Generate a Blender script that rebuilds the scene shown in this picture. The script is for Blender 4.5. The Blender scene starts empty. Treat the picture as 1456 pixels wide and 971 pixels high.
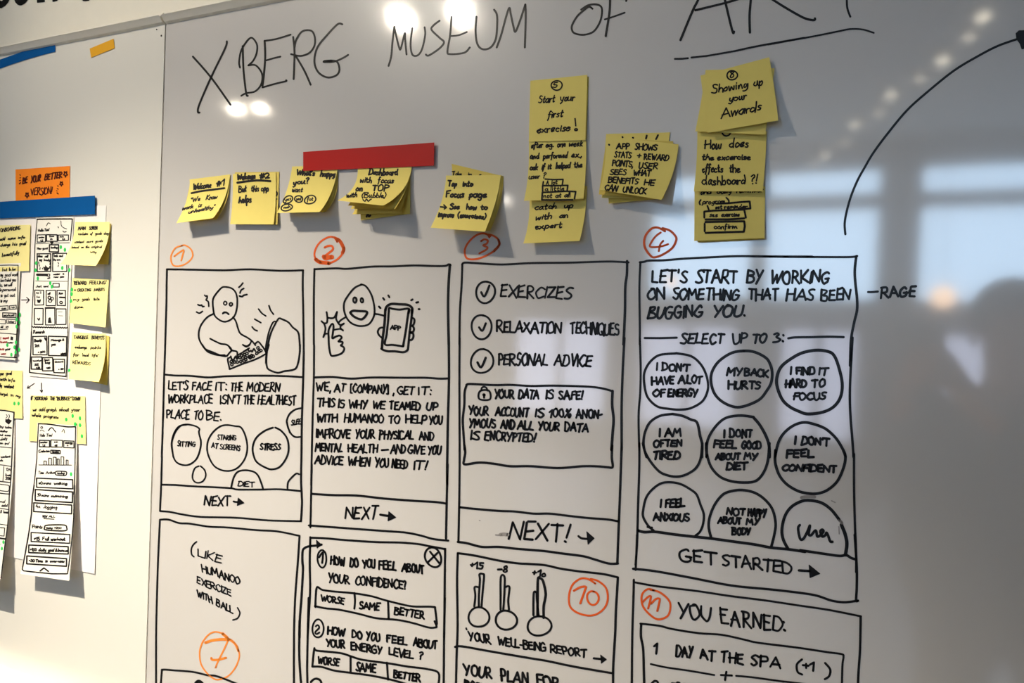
import bpy, bmesh, math, random
from mathutils import Vector, Matrix
random.seed(7)
scene = bpy.context.scene
# ------------------------------------------------------------ camera, light, exposure
FPX, CX, CY = 1130.0, 728.0, 485.5          # focal length and centre of the 1456x971 frame
DIST, CAMZ = 0.90, 1.50                      # lens to whiteboard, lens above floor (metres)
RX = Vector((2228, 113.5, -FPX)).normalized()            # board right, in camera axes (right, down, forward)
UZ = -Vector((-2088, 52200, FPX)); UZ = (UZ - RX*UZ.dot(RX)).normalized()
YN = UZ.cross(RX).normalized()                           # into the wall
cam_data = bpy.data.cameras.new('camera'); cam = bpy.data.objects.new('camera', cam_data)
scene.collection.objects.link(cam); scene.camera = cam
cam_data.sensor_width = 36.0; cam_data.lens = FPX/1456*36.0
cam_data.clip_start = 0.01; cam_data.clip_end = 200
_r = Vector((RX.x, YN.x, UZ.x)); _d = Vector((RX.y, YN.y, UZ.y)); _f = Vector((RX.z, YN.z, UZ.z))
CAMP = Vector((0, -DIST, CAMZ))
cam.matrix_world = Matrix(((_r.x, -_d.x, -_f.x, CAMP.x), (_r.y, -_d.y, -_f.y, CAMP.y), (_r.z, -_d.z, -_f.z, CAMP.z), (0, 0, 0, 1)))
scene.view_settings.view_transform = 'Standard'; scene.view_settings.look = 'None'
scene.view_settings.exposure = 0.0; scene.view_settings.gamma = 1.0
scene.view_settings.use_curve_mapping = False

world = bpy.data.worlds.new('overcast_sky'); scene.world = world; world.use_nodes = True
bg = world.node_tree.nodes['Background']; bg.inputs['Color'].default_value = (0.62, 0.80, 1.0, 1); bg.inputs['Strength'].default_value = 4.3

def spot(name, loc, aim, power, size, blend, radius, col):
    l = bpy.data.lights.new(name, 'SPOT'); l.energy = power; l.spot_size = math.radians(size); l.spot_blend = blend
    l.shadow_soft_size = radius; l.color = col
    o = bpy.data.objects.new(name, l); scene.collection.objects.link(o); o.location = loc
    o.rotation_euler = (Vector(aim)-Vector(loc)).to_track_quat('-Z', 'Y').to_euler()
    return o
def ray(px, py):
    d = Vector((px-CX, py-CY, FPX)); return Vector((d.dot(RX), d.dot(YN), d.dot(UZ)))
def unproj(px, py, h=0.0):                   # point h in front of the whiteboard plane
    d = ray(px, py); return CAMP + d*((DIST-h)/d.y)
def mirrored(px, py, z=None, y=None):        # where a thing stands whose reflection the board shows there
    d = ray(px, py); B = CAMP + d*(DIST/d.y)
    t = (z-B.z)/d.z if z is not None else (-y)/d.y
    return Vector((B.x+d.x*t, -d.y*t, B.z+d.z*t))
WARM = (1.0, 0.89, 0.72)
SPOTS = [mirrored(338, 153, z=2.62), mirrored(373, 152, z=2.62)]
CEIL_BIG = [mirrored(570, 26, z=3.1), mirrored(655, 18, z=3.1)]
WASH = [(Vector((-1.85, -1.28, 2.98)), Vector((-0.48, 0, -0.60)), 590, 56.9), (Vector((-1.70, -1.38, 2.98)), Vector((-0.94, 0, 1.8)), 88, 53.2)]
for p, aim, watt, cone in WASH:
    spot('wash_light', p + (aim-p).normalized()*.012, aim, watt, cone, 1.0, 0.008, WARM)
for p in SPOTS:
    spot('spot_lamp_light', p + Vector((0.012, 0.03, -0.02)), (-1.0, 0, 1.3), 0.8, 70, 1.0, 0.016, WARM)
for i, p in enumerate(CEIL_BIG):
    spot('downlight_light', p + Vector((0, 0, -0.03)), (p.x+0.3, p.y+0.9, 0), 4, 130, 0.8, 0.02, (1.0, 0.88, 0.72))
# daylight portals in the window openings of the far wall are added with the windows

# ------------------------------------------------------------ materials
def mat(name, col, rough=0.5, spec=0.5, coat=0.0, coat_r=0.05, metal=0.0, noise=0.0, nscale=20, emit=None, ior=1.5, bump=0.0):
    m = bpy.data.materials.new(name); m.use_nodes = True; nt = m.node_tree; b = nt.nodes['Principled BSDF']
    b.inputs['Base Color'].default_value = (*col, 1); b.inputs['Roughness'].default_value = rough
    b.inputs['Specular IOR Level'].default_value = spec; b.inputs['Metallic'].default_value = metal
    b.inputs['Coat Weight'].default_value = coat; b.inputs['Coat Roughness'].default_value = coat_r
    b.inputs['IOR'].default_value = ior
    if noise or bump:
        tc = nt.nodes.new('ShaderNodeTexCoord'); n = nt.nodes.new('ShaderNodeTexNoise'); n.inputs['Scale'].default_value = nscale
        n.inputs['Detail'].default_value = 5
        nt.links.new(tc.outputs['Object'], n.inputs['Vector'])
        if noise:
            r = nt.nodes.new('ShaderNodeMapRange'); r.inputs['To Min'].default_value = 1-noise; r.inputs['To Max'].default_value = 1+noise
            nt.links.new(n.outputs['Fac'], r.inputs['Value'])
            mx = nt.nodes.new('ShaderNodeVectorMath'); mx.operation = 'SCALE'; mx.inputs[0].default_value = col
            nt.links.new(r.outputs['Result'], mx.inputs['Scale']); nt.links.new(mx.outputs['Vector'], b.inputs['Base Color'])
        if bump:
            bp = nt.nodes.new('ShaderNodeBump'); bp.inputs['Strength'].default_value = bump; bp.inputs['Distance'].default_value = 0.002
            nt.links.new(n.outputs['Fac'], bp.inputs['Height']); nt.links.new(bp.outputs['Normal'], b.inputs['Normal'])
    if emit:
        b.inputs['Emission Color'].default_value = (*emit[0], 1); b.inputs['Emission Strength'].default_value = emit[1]
    return m
M = {}
M['board'] = mat('white_enamel', (0.72, 0.69, 0.66), 0.24, 0.5, 1.0, 0.065, noise=0.02, nscale=6, ior=1.5)
M['board'].node_tree.nodes['Principled BSDF'].inputs['Coat IOR'].default_value = 2.5
M['board_cream'] = mat('cream_enamel', (0.78, 0.755, 0.69), 0.30, 0.5, 0.5, 0.12, noise=0.015, nscale=6)
M['rail'] = mat('painted_rail', (0.78, 0.74, 0.65), 0.45, 0.4, noise=0.03, nscale=60)
M['seam'] = mat('dark_joint', (0.05, 0.04, 0.03), 0.8, 0.2)
M['wall'] = mat('painted_plaster', (0.80, 0.76, 0.66), 0.85, 0.2, noise=0.03, nscale=40, bump=0.15)
M['ink'] = mat('black_marker_ink', (0.004, 0.004, 0.005), 0.35, 0.35)
M['ink_pen'] = mat('black_pen_ink', (0.012, 0.010, 0.010), 0.7, 0.2)
M['ink_brown'] = mat('dark_pen_on_orange', (0.09, 0.012, 0.004), 0.7, 0.2)
M['ink_red'] = mat('red_pen_ink', (0.35, 0.03, 0.03), 0.7, 0.2)
M['orange_ink'] = mat('orange_marker_ink', (0.72, 0.10, 0.012), 0.4, 0.4)
M['amber_ink'] = mat('amber_marker_ink', (0.80, 0.24, 0.035), 0.4, 0.4)
M['smudge'] = mat('wiped_ink', (0.30, 0.28, 0.27), 0.4, 0.4)
M['note'] = mat('yellow_paper', (0.83, 0.68, 0.185), 0.75, 0.2, noise=0.025, nscale=90)
M['note_pale'] = mat('pale_yellow_paper', (0.90, 0.80, 0.33), 0.75, 0.2, noise=0.02, nscale=90)
M['note_back'] = mat('shaded_yellow_paper', (0.70, 0.54, 0.12), 0.75, 0.2, noise=0.03, nscale=90)  # darker copy of the yellow paper: shade behind front notes put into colour
M['orange_note'] = mat('orange_paper', (0.95, 0.25, 0.015), 0.75, 0.2, noise=0.03, nscale=90)
M['paper'] = mat('white_paper', (0.88, 0.83, 0.80), 0.8, 0.2, noise=0.015, nscale=50)
M['strip'] = mat('cream_print_paper', (0.90, 0.865, 0.77), 0.8, 0.2, noise=0.015, nscale=50)
M['red_tape'] = mat('red_tape', (0.45, 0.010, 0.008), 0.42, 0.22, noise=0.10, nscale=14)
M['blue_tape'] = mat('blue_tape', (0.0, 0.085, 0.30), 0.7, 0.1, noise=0.06, nscale=25)
M['amber_tape'] = mat('amber_tape', (0.82, 0.40, 0.01), 0.5, 0.4, noise=0.05, nscale=25)
M['green'] = mat('green_sticker', (0.03, 0.62, 0.11), 0.5, 0.4)

# ------------------------------------------------------------ object helpers
C = scene.collection
def put(o, parent=None, label=None, cat=None, group=None, kind=None):
    if o.name not in C.objects: C.objects.link(o)
    if parent: o.parent = parent; o.matrix_parent_inverse = parent.matrix_world.inverted()
    if label: o['label'] = label
    if cat: o['category'] = cat
    if group: o['group'] = group
    if kind: o['kind'] = kind
    return o
def mesh_obj(name, verts, faces, m, parent=None, smooth=False, **k):
    me = bpy.data.meshes.new(name); me.from_pydata([tuple(v) for v in verts], [], faces); me.update()
    me.materials.append(m)
    if smooth:
        for p in me.polygons: p.use_smooth = True
    return put(bpy.data.objects.new(name, me), parent, **k)
def empty(name, loc, **k):
    o = bpy.data.objects.new(name, None); o.location = loc; o.empty_display_size = 0.05
    put(o, **k); bpy.context.view_layer.update(); return o
def box(name, lo, hi, m, parent=None, bevel=0.0, **k):
    bm = bmesh.new(); bmesh.ops.create_cube(bm, size=1)
    for v in bm.verts:
        v.co = Vector([(lo[i]+hi[i])/2 + v.co[i]*(hi[i]-lo[i]) for i in range(3)])
    if bevel: bmesh.ops.bevel(bm, geom=bm.edges[:], offset=bevel, segments=3, affect='EDGES', profile=0.5)
    me = bpy.data.meshes.new(name); bm.to_mesh(me); bm.free(); me.materials.append(m)
    return put(bpy.data.objects.new(name, me), parent, **k)
def lathe(name, prof, m, parent=None, axis=None, loc=(0,0,0), n=24, **k):
    vs, fs = [], []
    q = Vector(axis or (0,0,1)).to_track_quat('Z', 'Y')
    for r, z in prof:
        for i in range(n):
            a = 2*math.pi*i/n; vs.append(q @ Vector((r*math.cos(a), r*math.sin(a), z)) + Vector(loc))
    for j in range(len(prof)-1):
        for i in range(n):
            fs.append((j*n+i, j*n+(i+1)%n, (j+1)*n+(i+1)%n, (j+1)*n+i))
    fs.append(tuple(range(n))[::-1]); fs.append(tuple((len(prof)-1)*n+i for i in range(n)))
    return mesh_obj(name, vs, fs, m, parent, smooth=False, **k)

# ------------------------------------------------------------ surfaces that can be drawn on
class Board:
    def __init__(s, h=0.0003): s.h = h
    def p(s, x, y): return unproj(x, y, s.h)
ALL_SHEETS = []
class Sheet:
    """A sheet of paper stuck at its top edge: corners as seen, lift of the lower corners off the board."""
    def __init__(s, tl, tr, br, bl, base=0.0004, lift=(0.0, 0.0), pw=2.0, ml=None, mr=None, th=0.0003):
        s.c = [Vector(q) for q in (tl, tr, br, bl)]; s.base = base; s.lift = lift; s.pw = pw; s.th = th
        ALL_SHEETS.append(s)
        L0, L1, R0, R1 = s.c[0], s.c[3], s.c[1], s.c[2]
        s.lc = (Vector(ml)*2 - (L0+L1)/2) if ml else (L0+L1)/2
        s.rc = (Vector(mr)*2 - (R0+R1)/2) if mr else (R0+R1)/2
    def px(s, u, v):
        w = 1-v
        l = s.c[0]*w*w + s.lc*2*w*v + s.c[3]*v*v; r = s.c[1]*w*w + s.rc*2*w*v + s.c[2]*v*v
        return l*(1-u)+r*u
    def h(s, u, v):
        v = max(v, 0.0)
        return s.base + (s.lift[0]*(1-u)+s.lift[1]*u)*v**s.pw
    def S(s, u, v, off=0.0):
        q = s.px(u, v); return unproj(q.x, q.y, s.h(u, v)+off)
    def inv(s, x, y):
        u, v = 0.5, 0.5; T = Vector((x, y))
        for _ in range(7):
            q = s.px(u, v); e = 1e-3
            a = (s.px(u+e, v)-q)/e; b = (s.px(u, v+e)-q)/e; d = T-q
            det = a.x*b.y-a.y*b.x
            if abs(det) < 1e-9: break
            u += (d.x*b.y-d.y*b.x)/det; v += (a.x*d.y-a.y*d.x)/det
        return u, v
    def p(s, x, y):
        u, v = s.inv(x, y); return unproj(x, y, s.h(u, v)+s.th+0.00025)
    def build(s, name, m, nu=8, nv=14, parent=None, **k):
        vs, fs = [], []
        for off in (s.th, 0.0):
            for j in range(nv+1):
                for i in range(nu+1): vs.append(s.S(i/nu, j/nv, off))
        W = nu+1; N = W*(nv+1)
        for j in range(nv):
            for i in range(nu):
                a = j*W+i; fs.append((a, a+W, a+W+1, a+1)); fs.append((N+a, N+a+1, N+a+W+1, N+a+W))
        R0 = len(vs); vs = vs+[q.copy() for q in vs]
        rim = [i for i in range(W)] + [j*W+nu for j in range(1, nv+1)] + [nv*W+i for i in range(nu-1, -1, -1)] + [j*W for j in range(nv-1, 0, -1)]
        for a, b in zip(rim, rim[1:]+rim[:1]): fs.append((R0+a, R0+b, R0+N+b, R0+N+a))
        top = (vs[0]+vs[nu])/2
        o = mesh_obj(name, [q-top for q in vs], fs, m, None, smooth=False, **k)
        o.location = top
        for poly in o.data.polygons[:2*nu*nv]: poly.use_smooth = True
        if parent: o.parent = parent; o.matrix_parent_inverse = parent.matrix_world.inverted()
        bpy.context.view_layer.update(); return o

# ------------------------------------------------------------ stroke font  (x 0.., y 0 baseline .. 1 cap height; '~' = smooth)
G = {
'A':(.72,"0,0 .36,1 .70,0|.13,.36 .60,.38"),'B':(.60,"0,0 .02,1|~.0,1 .42,.95 .46,.72 .1,.54 .48,.46 .56,.2 .35,.0 0,0"),
'C':(.58,"~.56,.86 .34,1 .08,.75 .0,.4 .15,.05 .38,0 .58,.14"),'D':(.62,"0,0 .04,1|~0,1 .36,.94 .60,.6 .54,.24 .3,.02 0,0"),
'E':(.52,"~.5,1 .04,.97|.05,.98 .0,.03 .5,.02|.03,.52 .42,.54"),'F':(.5,".04,0 .05,.98 .5,1|.04,.52 .42,.55"),
'G':(.62,"~.56,.88 .34,1 .08,.76 .0,.38 .14,.06 .36,0 .56,.16 .58,.42|.34,.44 .62,.44"),'H':(.62,".02,0 .0,1|.60,0 .58,1|.0,.5 .6,.52"),
'I':(.06,".03,0 .04,1"),'J':(.42,"~.4,1 .4,.25 .22,0 0,.16"),'K':(.58,".02,0 0,1|.54,1 .06,.45 .58,0"),'L':(.48,".06,1 0,.03 .48,.02"),
'M':(.80,"0,0 .1,1 .38,.38 .68,1 .78,0"),'N':(.62,"0,0 .04,1 .56,.04 .60,1"),'O':(.64,"~.36,1 .08,.8 .0,.4 .16,.04 .4,.0 .60,.26 .62,.66 .46,.94 .28,.98"),
'P':(.52,".04,0 .02,1|~.0,.96 .34,1 .50,.78 .38,.52 .04,.46"),'Q':(.66,"~.36,1 .06,.78 .0,.36 .18,.02 .42,.0 .62,.3 .6,.72 .36,1|.38,.26 .66,-.12"),
'R':(.58,".02,0 .02,1|~0,.98 .34,1 .48,.78 .36,.56 .06,.48|.14,.48 .58,0"),'S':(.5,"~.48,.9 .28,1 .06,.82 .16,.58 .40,.42 .46,.18 .26,0 0,.1"),
'T':(.6,"0,.96 .6,1|.32,.98 .28,0"),'U':(.58,"~.02,1 .0,.36 .12,.04 .34,0 .52,.3 .56,1"),'V':(.6,".0,1 .26,0 .6,1"),
'W':(.86,"0,1 .2,0 .42,.72 .60,.02 .86,1"),'X':(.62,"0,.98 .6,0|.58,1 .02,.02"),'Y':(.56,"0,1 .26,.48|.56,1 .16,-.05"),'Z':(.56,"0,.96 .52,1 .02,.02 .56,.04"),
'0':(.5,"~.28,1 .04,.8 .0,.3 .2,0 .44,.24 .48,.7 .26,1"),'1':(.3,"0,.68 .28,1 .22,0"),'2':(.5,"~.02,.8 .26,1 .46,.78 .3,.44 0,.02|0,.02 .5,.04"),
'3':(.46,"~.02,.9 .28,1 .42,.8 .18,.56 .44,.34 .34,.04 0,.04"),'4':(.5,".3,1 0,.36 .5,.38|.36,.62 .3,0"),'5':(.46,".44,1 .1,.98 .06,.58|~.06,.58 .36,.56 .44,.26 .24,0 0,.08"),
'7':(.46,"0,.96 .46,1 .16,0"),'8':(.48,"~.3,1 .06,.84 .16,.6 .4,.4 .42,.12 .2,0 .04,.2 .2,.5 .42,.78 .3,1"),
':':(.1,".03,.74 .07,.68|.03,.16 .07,.10"),'.':(.06,".02,.05 .05,.02"),',':(.08,".08,.08 .0,-.2"),"'":(.06,".06,1.02 .02,.78"),'!':(.16,".16,1.05 .04,.28|.0,.06 .03,.03"),
'?':(.34,"~.0,.86 .2,1.04 .34,.84 .14,.5 .14,.26|.12,.04 .14,.0"),'-':(.34,".02,.42 .34,.46"),'_':(.5,"0,.36 .5,.44"),'+':(.42,".0,.5 .42,.52|.22,.78 .2,.24"),
'(':(.2,"~.2,1.1 .02,.7 .0,.3 .16,-.16"),')':(.2,"~.02,1.1 .2,.7 .18,.3 .0,-.16"),'[':(.24,".24,1.08 .02,1.06 .0,-.08 .24,-.08"),']':(.24,".0,1.08 .22,1.06 .22,-.08 .0,-.08"),
'%':(.6,".52,1 .06,0|~.12,.98 .02,.8 .14,.66 .24,.82 .12,.98|~.48,.34 .38,.16 .5,.0 .6,.18 .48,.34"),'#':(.5,".14,.9 .1,.0|.38,.9 .34,0|0,.62 .5,.66|0,.3 .48,.34"),
'"':(.16,".02,1.04 .0,.82|.14,1.04 .12,.82"),'/':(.3,".3,1 0,0"),'&':(.5,"~.5,.1 .1,.7 .26,1 .36,.76 .04,.3 .2,0 .5,.4"),'>':(.4,"0,.8 .4,.5 0,.2"),'$':(.46,"~.44,.9 .2,1 .04,.8 .4,.3 .2,0 0,.1|.22,1.1 .2,-.1"),
'a':(.4,"~.38,.46 .16,.52 .0,.22 .12,.0 .32,.16 .38,.48 .36,.14 .44,.0"),'b':(.38,".04,1 .02,0|~.02,.3 .2,.52 .38,.3 .26,.02 .02,.04"),'c':(.32,"~.32,.42 .14,.52 .0,.24 .12,0 .32,.1"),
'd':(.42,"~.36,.4 .14,.5 .0,.22 .14,0 .36,.2|.42,1 .37,.4 .38,0"),'e':(.34,"~.02,.24 .28,.32 .26,.5 .08,.46 .0,.2 .12,.0 .34,.1"),'f':(.3,"~.32,.9 .2,1 .12,.7 .1,.1 .02,-.3|.0,.5 .28,.54"),
'g':(.4,"~.36,.46 .14,.5 .0,.24 .14,.04 .34,.2 .36,.5 .34,-.2 .18,-.4 .0,-.28"),'h':(.38,".06,1 .0,0|~.02,.24 .2,.52 .34,.36 .36,0"),'i':(.08,".04,.5 .04,0|.06,.76 .08,.72"),
'j':(.2,"~.18,.5 .16,-.2 .0,-.34|.2,.76 .22,.72"),'k':(.36,".04,1 .0,0|.34,.5 .04,.22 .36,0"),'l':(.08,".06,1 .02,0"),'m':(.6,"~.0,.5 .02,0 .04,.34 .2,.5 .28,.02 .34,.4 .48,.5 .58,0"),
'n':(.38,"~.0,.5 .02,0 .06,.34 .22,.52 .32,.34 .36,0"),'o':(.36,"~.2,.5 .02,.36 .04,.06 .22,.0 .36,.22 .3,.46 .14,.5"),'p':(.38,".06,.5 .0,-.38|~.04,.4 .24,.54 .38,.3 .24,.02 .04,.06"),
'q':(.38,"~.34,.46 .12,.5 .0,.22 .14,.0 .34,.2|.36,.5 .34,-.36"),'r':(.28,"~.0,.5 .04,0 .06,.32 .16,.48 .30,.46"),'s':(.28,"~.28,.46 .12,.5 .04,.36 .24,.2 .2,.02 .0,.04"),
't':(.3,"~.14,.86 .12,.1 .2,.0 .3,.08|.0,.52 .3,.56"),'u':(.38,"~.02,.5 .0,.14 .12,.0 .3,.16 .34,.5 .34,.1 .42,0"),'v':(.32,"0,.5 .14,0 .34,.5"),'w':(.54,"~.0,.5 .06,.02 .14,.02 .26,.42 .34,.02 .44,.04 .54,.5"),
'x':(.34,"0,.5 .34,0|.32,.5 .0,0"),'y':(.36,"~.0,.5 .06,.14 .2,.1 .34,.5|.34,.5 .26,-.1 .1,-.38 .0,-.28"),'z':(.34,"0,.5 .32,.5 .0,.02 .34,.02"),
'^':(.5,"0,0 .25,1 .5,0"),'*':(.5,"0,.5 .5,.6|.1,.9 .4,.2|.4,.9 .12,.2"),
}
def _parse(s): return [tuple(float(q) for q in t.split(',')) for t in s.split()]
def catmull(P, n=5):
    if len(P) < 3: return P
    closed = (abs(P[0][0]-P[-1][0])+abs(P[0][1]-P[-1][1])) < 1e-6
    out = []; L = len(P)
    for i in range(L-1):
        p1, p2 = P[i], P[i+1]
        p0 = P[i-1] if i > 0 else (P[-2] if closed else p1)
        p3 = P[i+2] if i+2 < L else (P[1] if closed else p2)
        for k in range(n):
            t = k/n; t2 = t*t; t3 = t2*t
            out.append(tuple(.5*((2*p1[a])+(-p0[a]+p2[a])*t+(2*p0[a]-5*p1[a]+4*p2[a]-p3[a])*t2+(-p0[a]+3*p1[a]-3*p2[a]+p3[a])*t3) for a in (0, 1)))
    out.append(P[-1]); return out

OX, OY, SC = 0.0, 0.0, 1.0
def at(ox, oy, s):
    global OX, OY, SC
    OX, OY, SC = ox, oy, s
class Ink:
    def __init__(s, surf): s.surf = surf; s.b = {}; s.split = False; s.n = 0; s.tag('')
    def tag(s, t): s.v, s.f = s.b.setdefault(t, ([], []))
    def _add(s, pts): # pts px
        i = len(s.v); s.v += [s.surf.p(x, y) for x, y in pts]; return i
    def ribbon(s, P, w0, w1=None):          # P in photograph px, w px
        w1 = w0 if w1 is None else w1
        Q = [P[0]]
        for q in P[1:]:
            if math.hypot(q[0]-Q[-1][0], q[1]-Q[-1][1]) > 0.12: Q.append(q)
        if len(Q) == 1: Q.append((Q[0][0]+0.2, Q[0][1]+0.2))
        n = len(Q); L, R, corners = [], [], []
        dirs = []
        for i in range(n-1):
            dx, dy = Q[i+1][0]-Q[i][0], Q[i+1][1]-Q[i][1]; l = math.hypot(dx, dy); dirs.append((dx/l, dy/l))
        segs = []; cur = [0]
        for i in range(1, n-1):
            if dirs[i-1][0]*dirs[i][0]+dirs[i-1][1]*dirs[i][1] < 0.35:
                cur.append(i); segs.append(cur); cur = [i]; corners.append(i)
            else: cur.append(i)
        cur.append(n-1); segs.append(cur)
        wid = lambda i: (w0+(w1-w0)*i/(n-1))/2
        for sg in segs:
            a, b = [], []
            for k, i in enumerate(sg):
                if k == 0: d = dirs[i]
                elif k == len(sg)-1: d = dirs[i-1]
                else:
                    d = (dirs[i-1][0]+dirs[i][0], dirs[i-1][1]+dirs[i][1]); l = math.hypot(*d); d = (d[0]/l, d[1]/l)
                h = wid(i); a.append((Q[i][0]-d[1]*h, Q[i][1]+d[0]*h)); b.append((Q[i][0]+d[1]*h, Q[i][1]-d[0]*h))
            m = len(a); i0 = s._add(a+b)
            for k in range(m-1): s.f.append((i0+k, i0+k+1, i0+m+k+1, i0+m+k))
        for i in [0]+corners+[n-1]: s.disc(Q[i][0], Q[i][1], wid(i)*0.99, 8)
    def disc(s, x, y, r, n=8, ry=None):
        ry = ry or r
        i0 = s._add([(x+r*math.cos(2*math.pi*k/n), y+ry*math.sin(2*math.pi*k/n)) for k in range(n)])
        s.f.append(tuple(range(i0, i0+n))[::-1])
    def build(s, name, m, parent=None, **k):
        labels = k.pop('labels', None); out = None
        for t, (v, f) in s.b.items():
            if f:
                kk = dict(k)
                if labels and t in labels: kk['label'] = labels[t]
                out = mesh_obj(name, v, f, M[m], parent, **kk)
        return out
CUR = None
def on(surf):
    global CUR
    CUR = Ink(surf); return CUR
def S(pts, w=2.6, w1=None, smooth=True):       # a pen stroke, points in the current zoom window
    P = _parse(pts) if isinstance(pts, str) else pts
    if smooth: P = catmull(P, 6 if len(P) > 3 else 4)
    w *= 1.1; w1 = w1 and w1*1.1
    CUR.ribbon([(OX+x/SC, OY+y/SC) for x, y in P], w, w1)
def SL(pts, w=2.6): S(pts, w, smooth=False)
def EL(cx, cy, rx, ry, w=2.6, wob=0.035, start=-1.4, over=0.12, rot=0.0):
    n = 18; P = []
    p1, p2 = random.uniform(0, 6.28), random.uniform(0, 6.28)
    for i in range(int(n*(1+over/6.28*1.0))+1):
        a = start+2*math.pi*i/n; k = 1+wob*math.sin(2*a+p1)+wob*.6*math.sin(3*a+p2)
        x, y = rx*k*math.cos(a), ry*k*math.sin(a)
        P.append((cx+x*math.cos(rot)-y*math.sin(rot), cy+x*math.sin(rot)+y*math.cos(rot)))
    P.append((P[0][0]+random.uniform(-.03, .03)*rx, P[0][1]+random.uniform(-.03, .03)*ry))
    CUR.ribbon([(OX+x/SC, OY+y/SC) for x, y in catmull(P, 3)], w)
def FILL(pts):
    P = [(OX+x/SC, OY+y/SC) for x, y in _parse(pts)]
    i0 = CUR._add(P); CUR.f.append(tuple(range(i0, i0+len(P))))
    CUR.ribbon(P+[P[0]], 1.2)
def RC(x0, y0, x1, y1, w=1.2, sl=0.0, r=0.0):   # box, sl = fall of its horizontals over its width
    j = lambda: random.uniform(-.02, .02)*min(abs(x1-x0), abs(y1-y0))
    SL([(x0+j(), y0+j()), (x1+j(), y0+sl+j()), (x1+j(), y1+sl+j()), (x0+j(), y1+j()), (x0, y0)], w)
def TX(spec, y0, y1, h, w=2.2, slant=0.06, jit=0.06, fall=None):
    """words with their own start and end: 'LET'S 118 290 FACE 320 495'; baseline y0 at first start, y1 at last end"""
    w *= (1.06 if h/SC > 7 else .85)*(.88 if isinstance(CUR.surf, Sheet) else 1)
    t = spec.split(); W = [(t[i], float(t[i+1]), float(t[i+2])) for i in range(0, len(t), 3)]
    X0, X1 = W[0][1], W[-1][2]; sl = (y1-y0)/max(X1-X0, 1e-6)
    if CUR.split: CUR.n += 1; CUR.tag(CUR.n)
    for word, a, b in W:
        b -= (b-a)*.03
        gl = [G.get(ch, G['o']) for ch in word]
        gap = 0.13; tot = sum(g[0] for g in gl)+gap*(len(gl)-1)
        kx = (b-a)/max(tot, .05)
        if len(word) == 1 and word in "I!'.,:1": kx = h
        if kx > 1.6*h: kx = 1.6*h
        x = a
        for (gw, gs) in gl:
            dy = random.uniform(-.05, .05)*h; kh = h*random.uniform(.92, 1.07); sg = slant+random.uniform(-.07, .09)
            for st in gs.split('|'):
                sm = st[0] == '~'; P = _parse(st[1:] if sm else st)
                jj = jit if gw > .3 else .015
                P = [(px+random.uniform(-jj, jj), py+random.uniform(-jj, jj)) for px, py in P]
                if sm: P = catmull(P, 3 if h/SC > 9 else 2)
                Q = []
                for px, py in P:
                    X = x+px*kx+sg*py*kh; Y = y0+sl*(x+px*kx-X0)-py*kh+dy
                    Q.append((OX+X/SC, OY+Y/SC))
                CUR.ribbon(Q, w*random.uniform(.92, 1.1))
            x += (gw+gap)*kx
# ============================================================ THE SETTING
Z0 = 0.0; CEILZ = 3.55; BACKY = -8.2; LEFTX = -6.0; RIGHTX = 4.6
M['dark_wall'] = mat('far_wall_paint', (0.36, 0.35, 0.335), 0.9, 0.2, noise=0.04, nscale=3)
M['ceil'] = mat('ceiling_paint', (0.40, 0.40, 0.375), 0.9, 0.2, noise=0.03, nscale=2)
M['floor'] = mat('worn_concrete', (0.36, 0.34, 0.32), 0.35, 0.4, noise=0.12, nscale=4)
M['frame'] = mat('grey_window_frame', (0.22, 0.23, 0.26), 0.5, 0.4)
M['metal'] = mat('lamp_metal', (0.35, 0.35, 0.35), 0.35, 0.5, metal=0.8)
box('floor', (LEFTX, BACKY-.1, -0.1), (RIGHTX, 0.15, 0), M['floor'], kind='structure')
box('ceiling', (LEFTX, BACKY-.1, CEILZ), (RIGHTX, 0.15, CEILZ+.1), M['ceil'], kind='structure')
WALLY = 0.024
wallf = box('wall_front', (LEFTX, WALLY, 0), (RIGHTX, WALLY+.1, CEILZ), M['wall'], kind='structure')
box('wall_left', (LEFTX-.1, BACKY, 0), (LEFTX, WALLY+.1, CEILZ), M['dark_wall'], kind='structure')
box('wall_right', (RIGHTX, BACKY, 0), (RIGHTX+.1, WALLY+.1, CEILZ), M['dark_wall'], kind='structure')
# far wall with high windows (they show as reflections in the whiteboard)
OPEN = [(-2.88, -1.64), (-1.56, -0.35), (-0.05, 1.62), (1.80, 3.40)]
ZS, ZT = 1.86, 3.32
vs = []; bmw = bmesh.new()
def bmbox(bm, lo, hi):
    r = bmesh.ops.create_cube(bm, size=1)
    for v in r['verts']: v.co = Vector([(lo[i]+hi[i])/2+v.co[i]*(hi[i]-lo[i]) for i in range(3)])
LOW = [(-4.6, -3.3), (-2.95, -1.75), (-1.35, -.5), (0.02, 1.62), (1.80, 3.40)]  # lower window row, added so the board reflects a brighter room
bmbox(bmw, (LEFTX, BACKY-.12, 0), (RIGHTX, BACKY, .35)); bmbox(bmw, (LEFTX, BACKY-.12, 1.62), (RIGHTX, BACKY, ZS))
xl = [LEFTX]+[q for o in LOW for q in o]+[RIGHTX]
for a, b in zip(xl[0::2], xl[1::2]): bmbox(bmw, (a, BACKY-.12, .35), (b, BACKY, 1.62))
bmbox(bmw, (LEFTX, BACKY-.12, ZT), (RIGHTX, BACKY, CEILZ))
xs = [LEFTX]+[q for o in OPEN for q in o]+[RIGHTX]
for a, b in zip(xs[0::2], xs[1::2]): bmbox(bmw, (a, BACKY-.12, ZS), (b, BACKY, ZT))
me = bpy.data.meshes.new('wall_back'); bmw.to_mesh(me); bmw.free(); me.materials.append(M['dark_wall'])
put(bpy.data.objects.new('wall_back', me), kind='structure')
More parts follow.
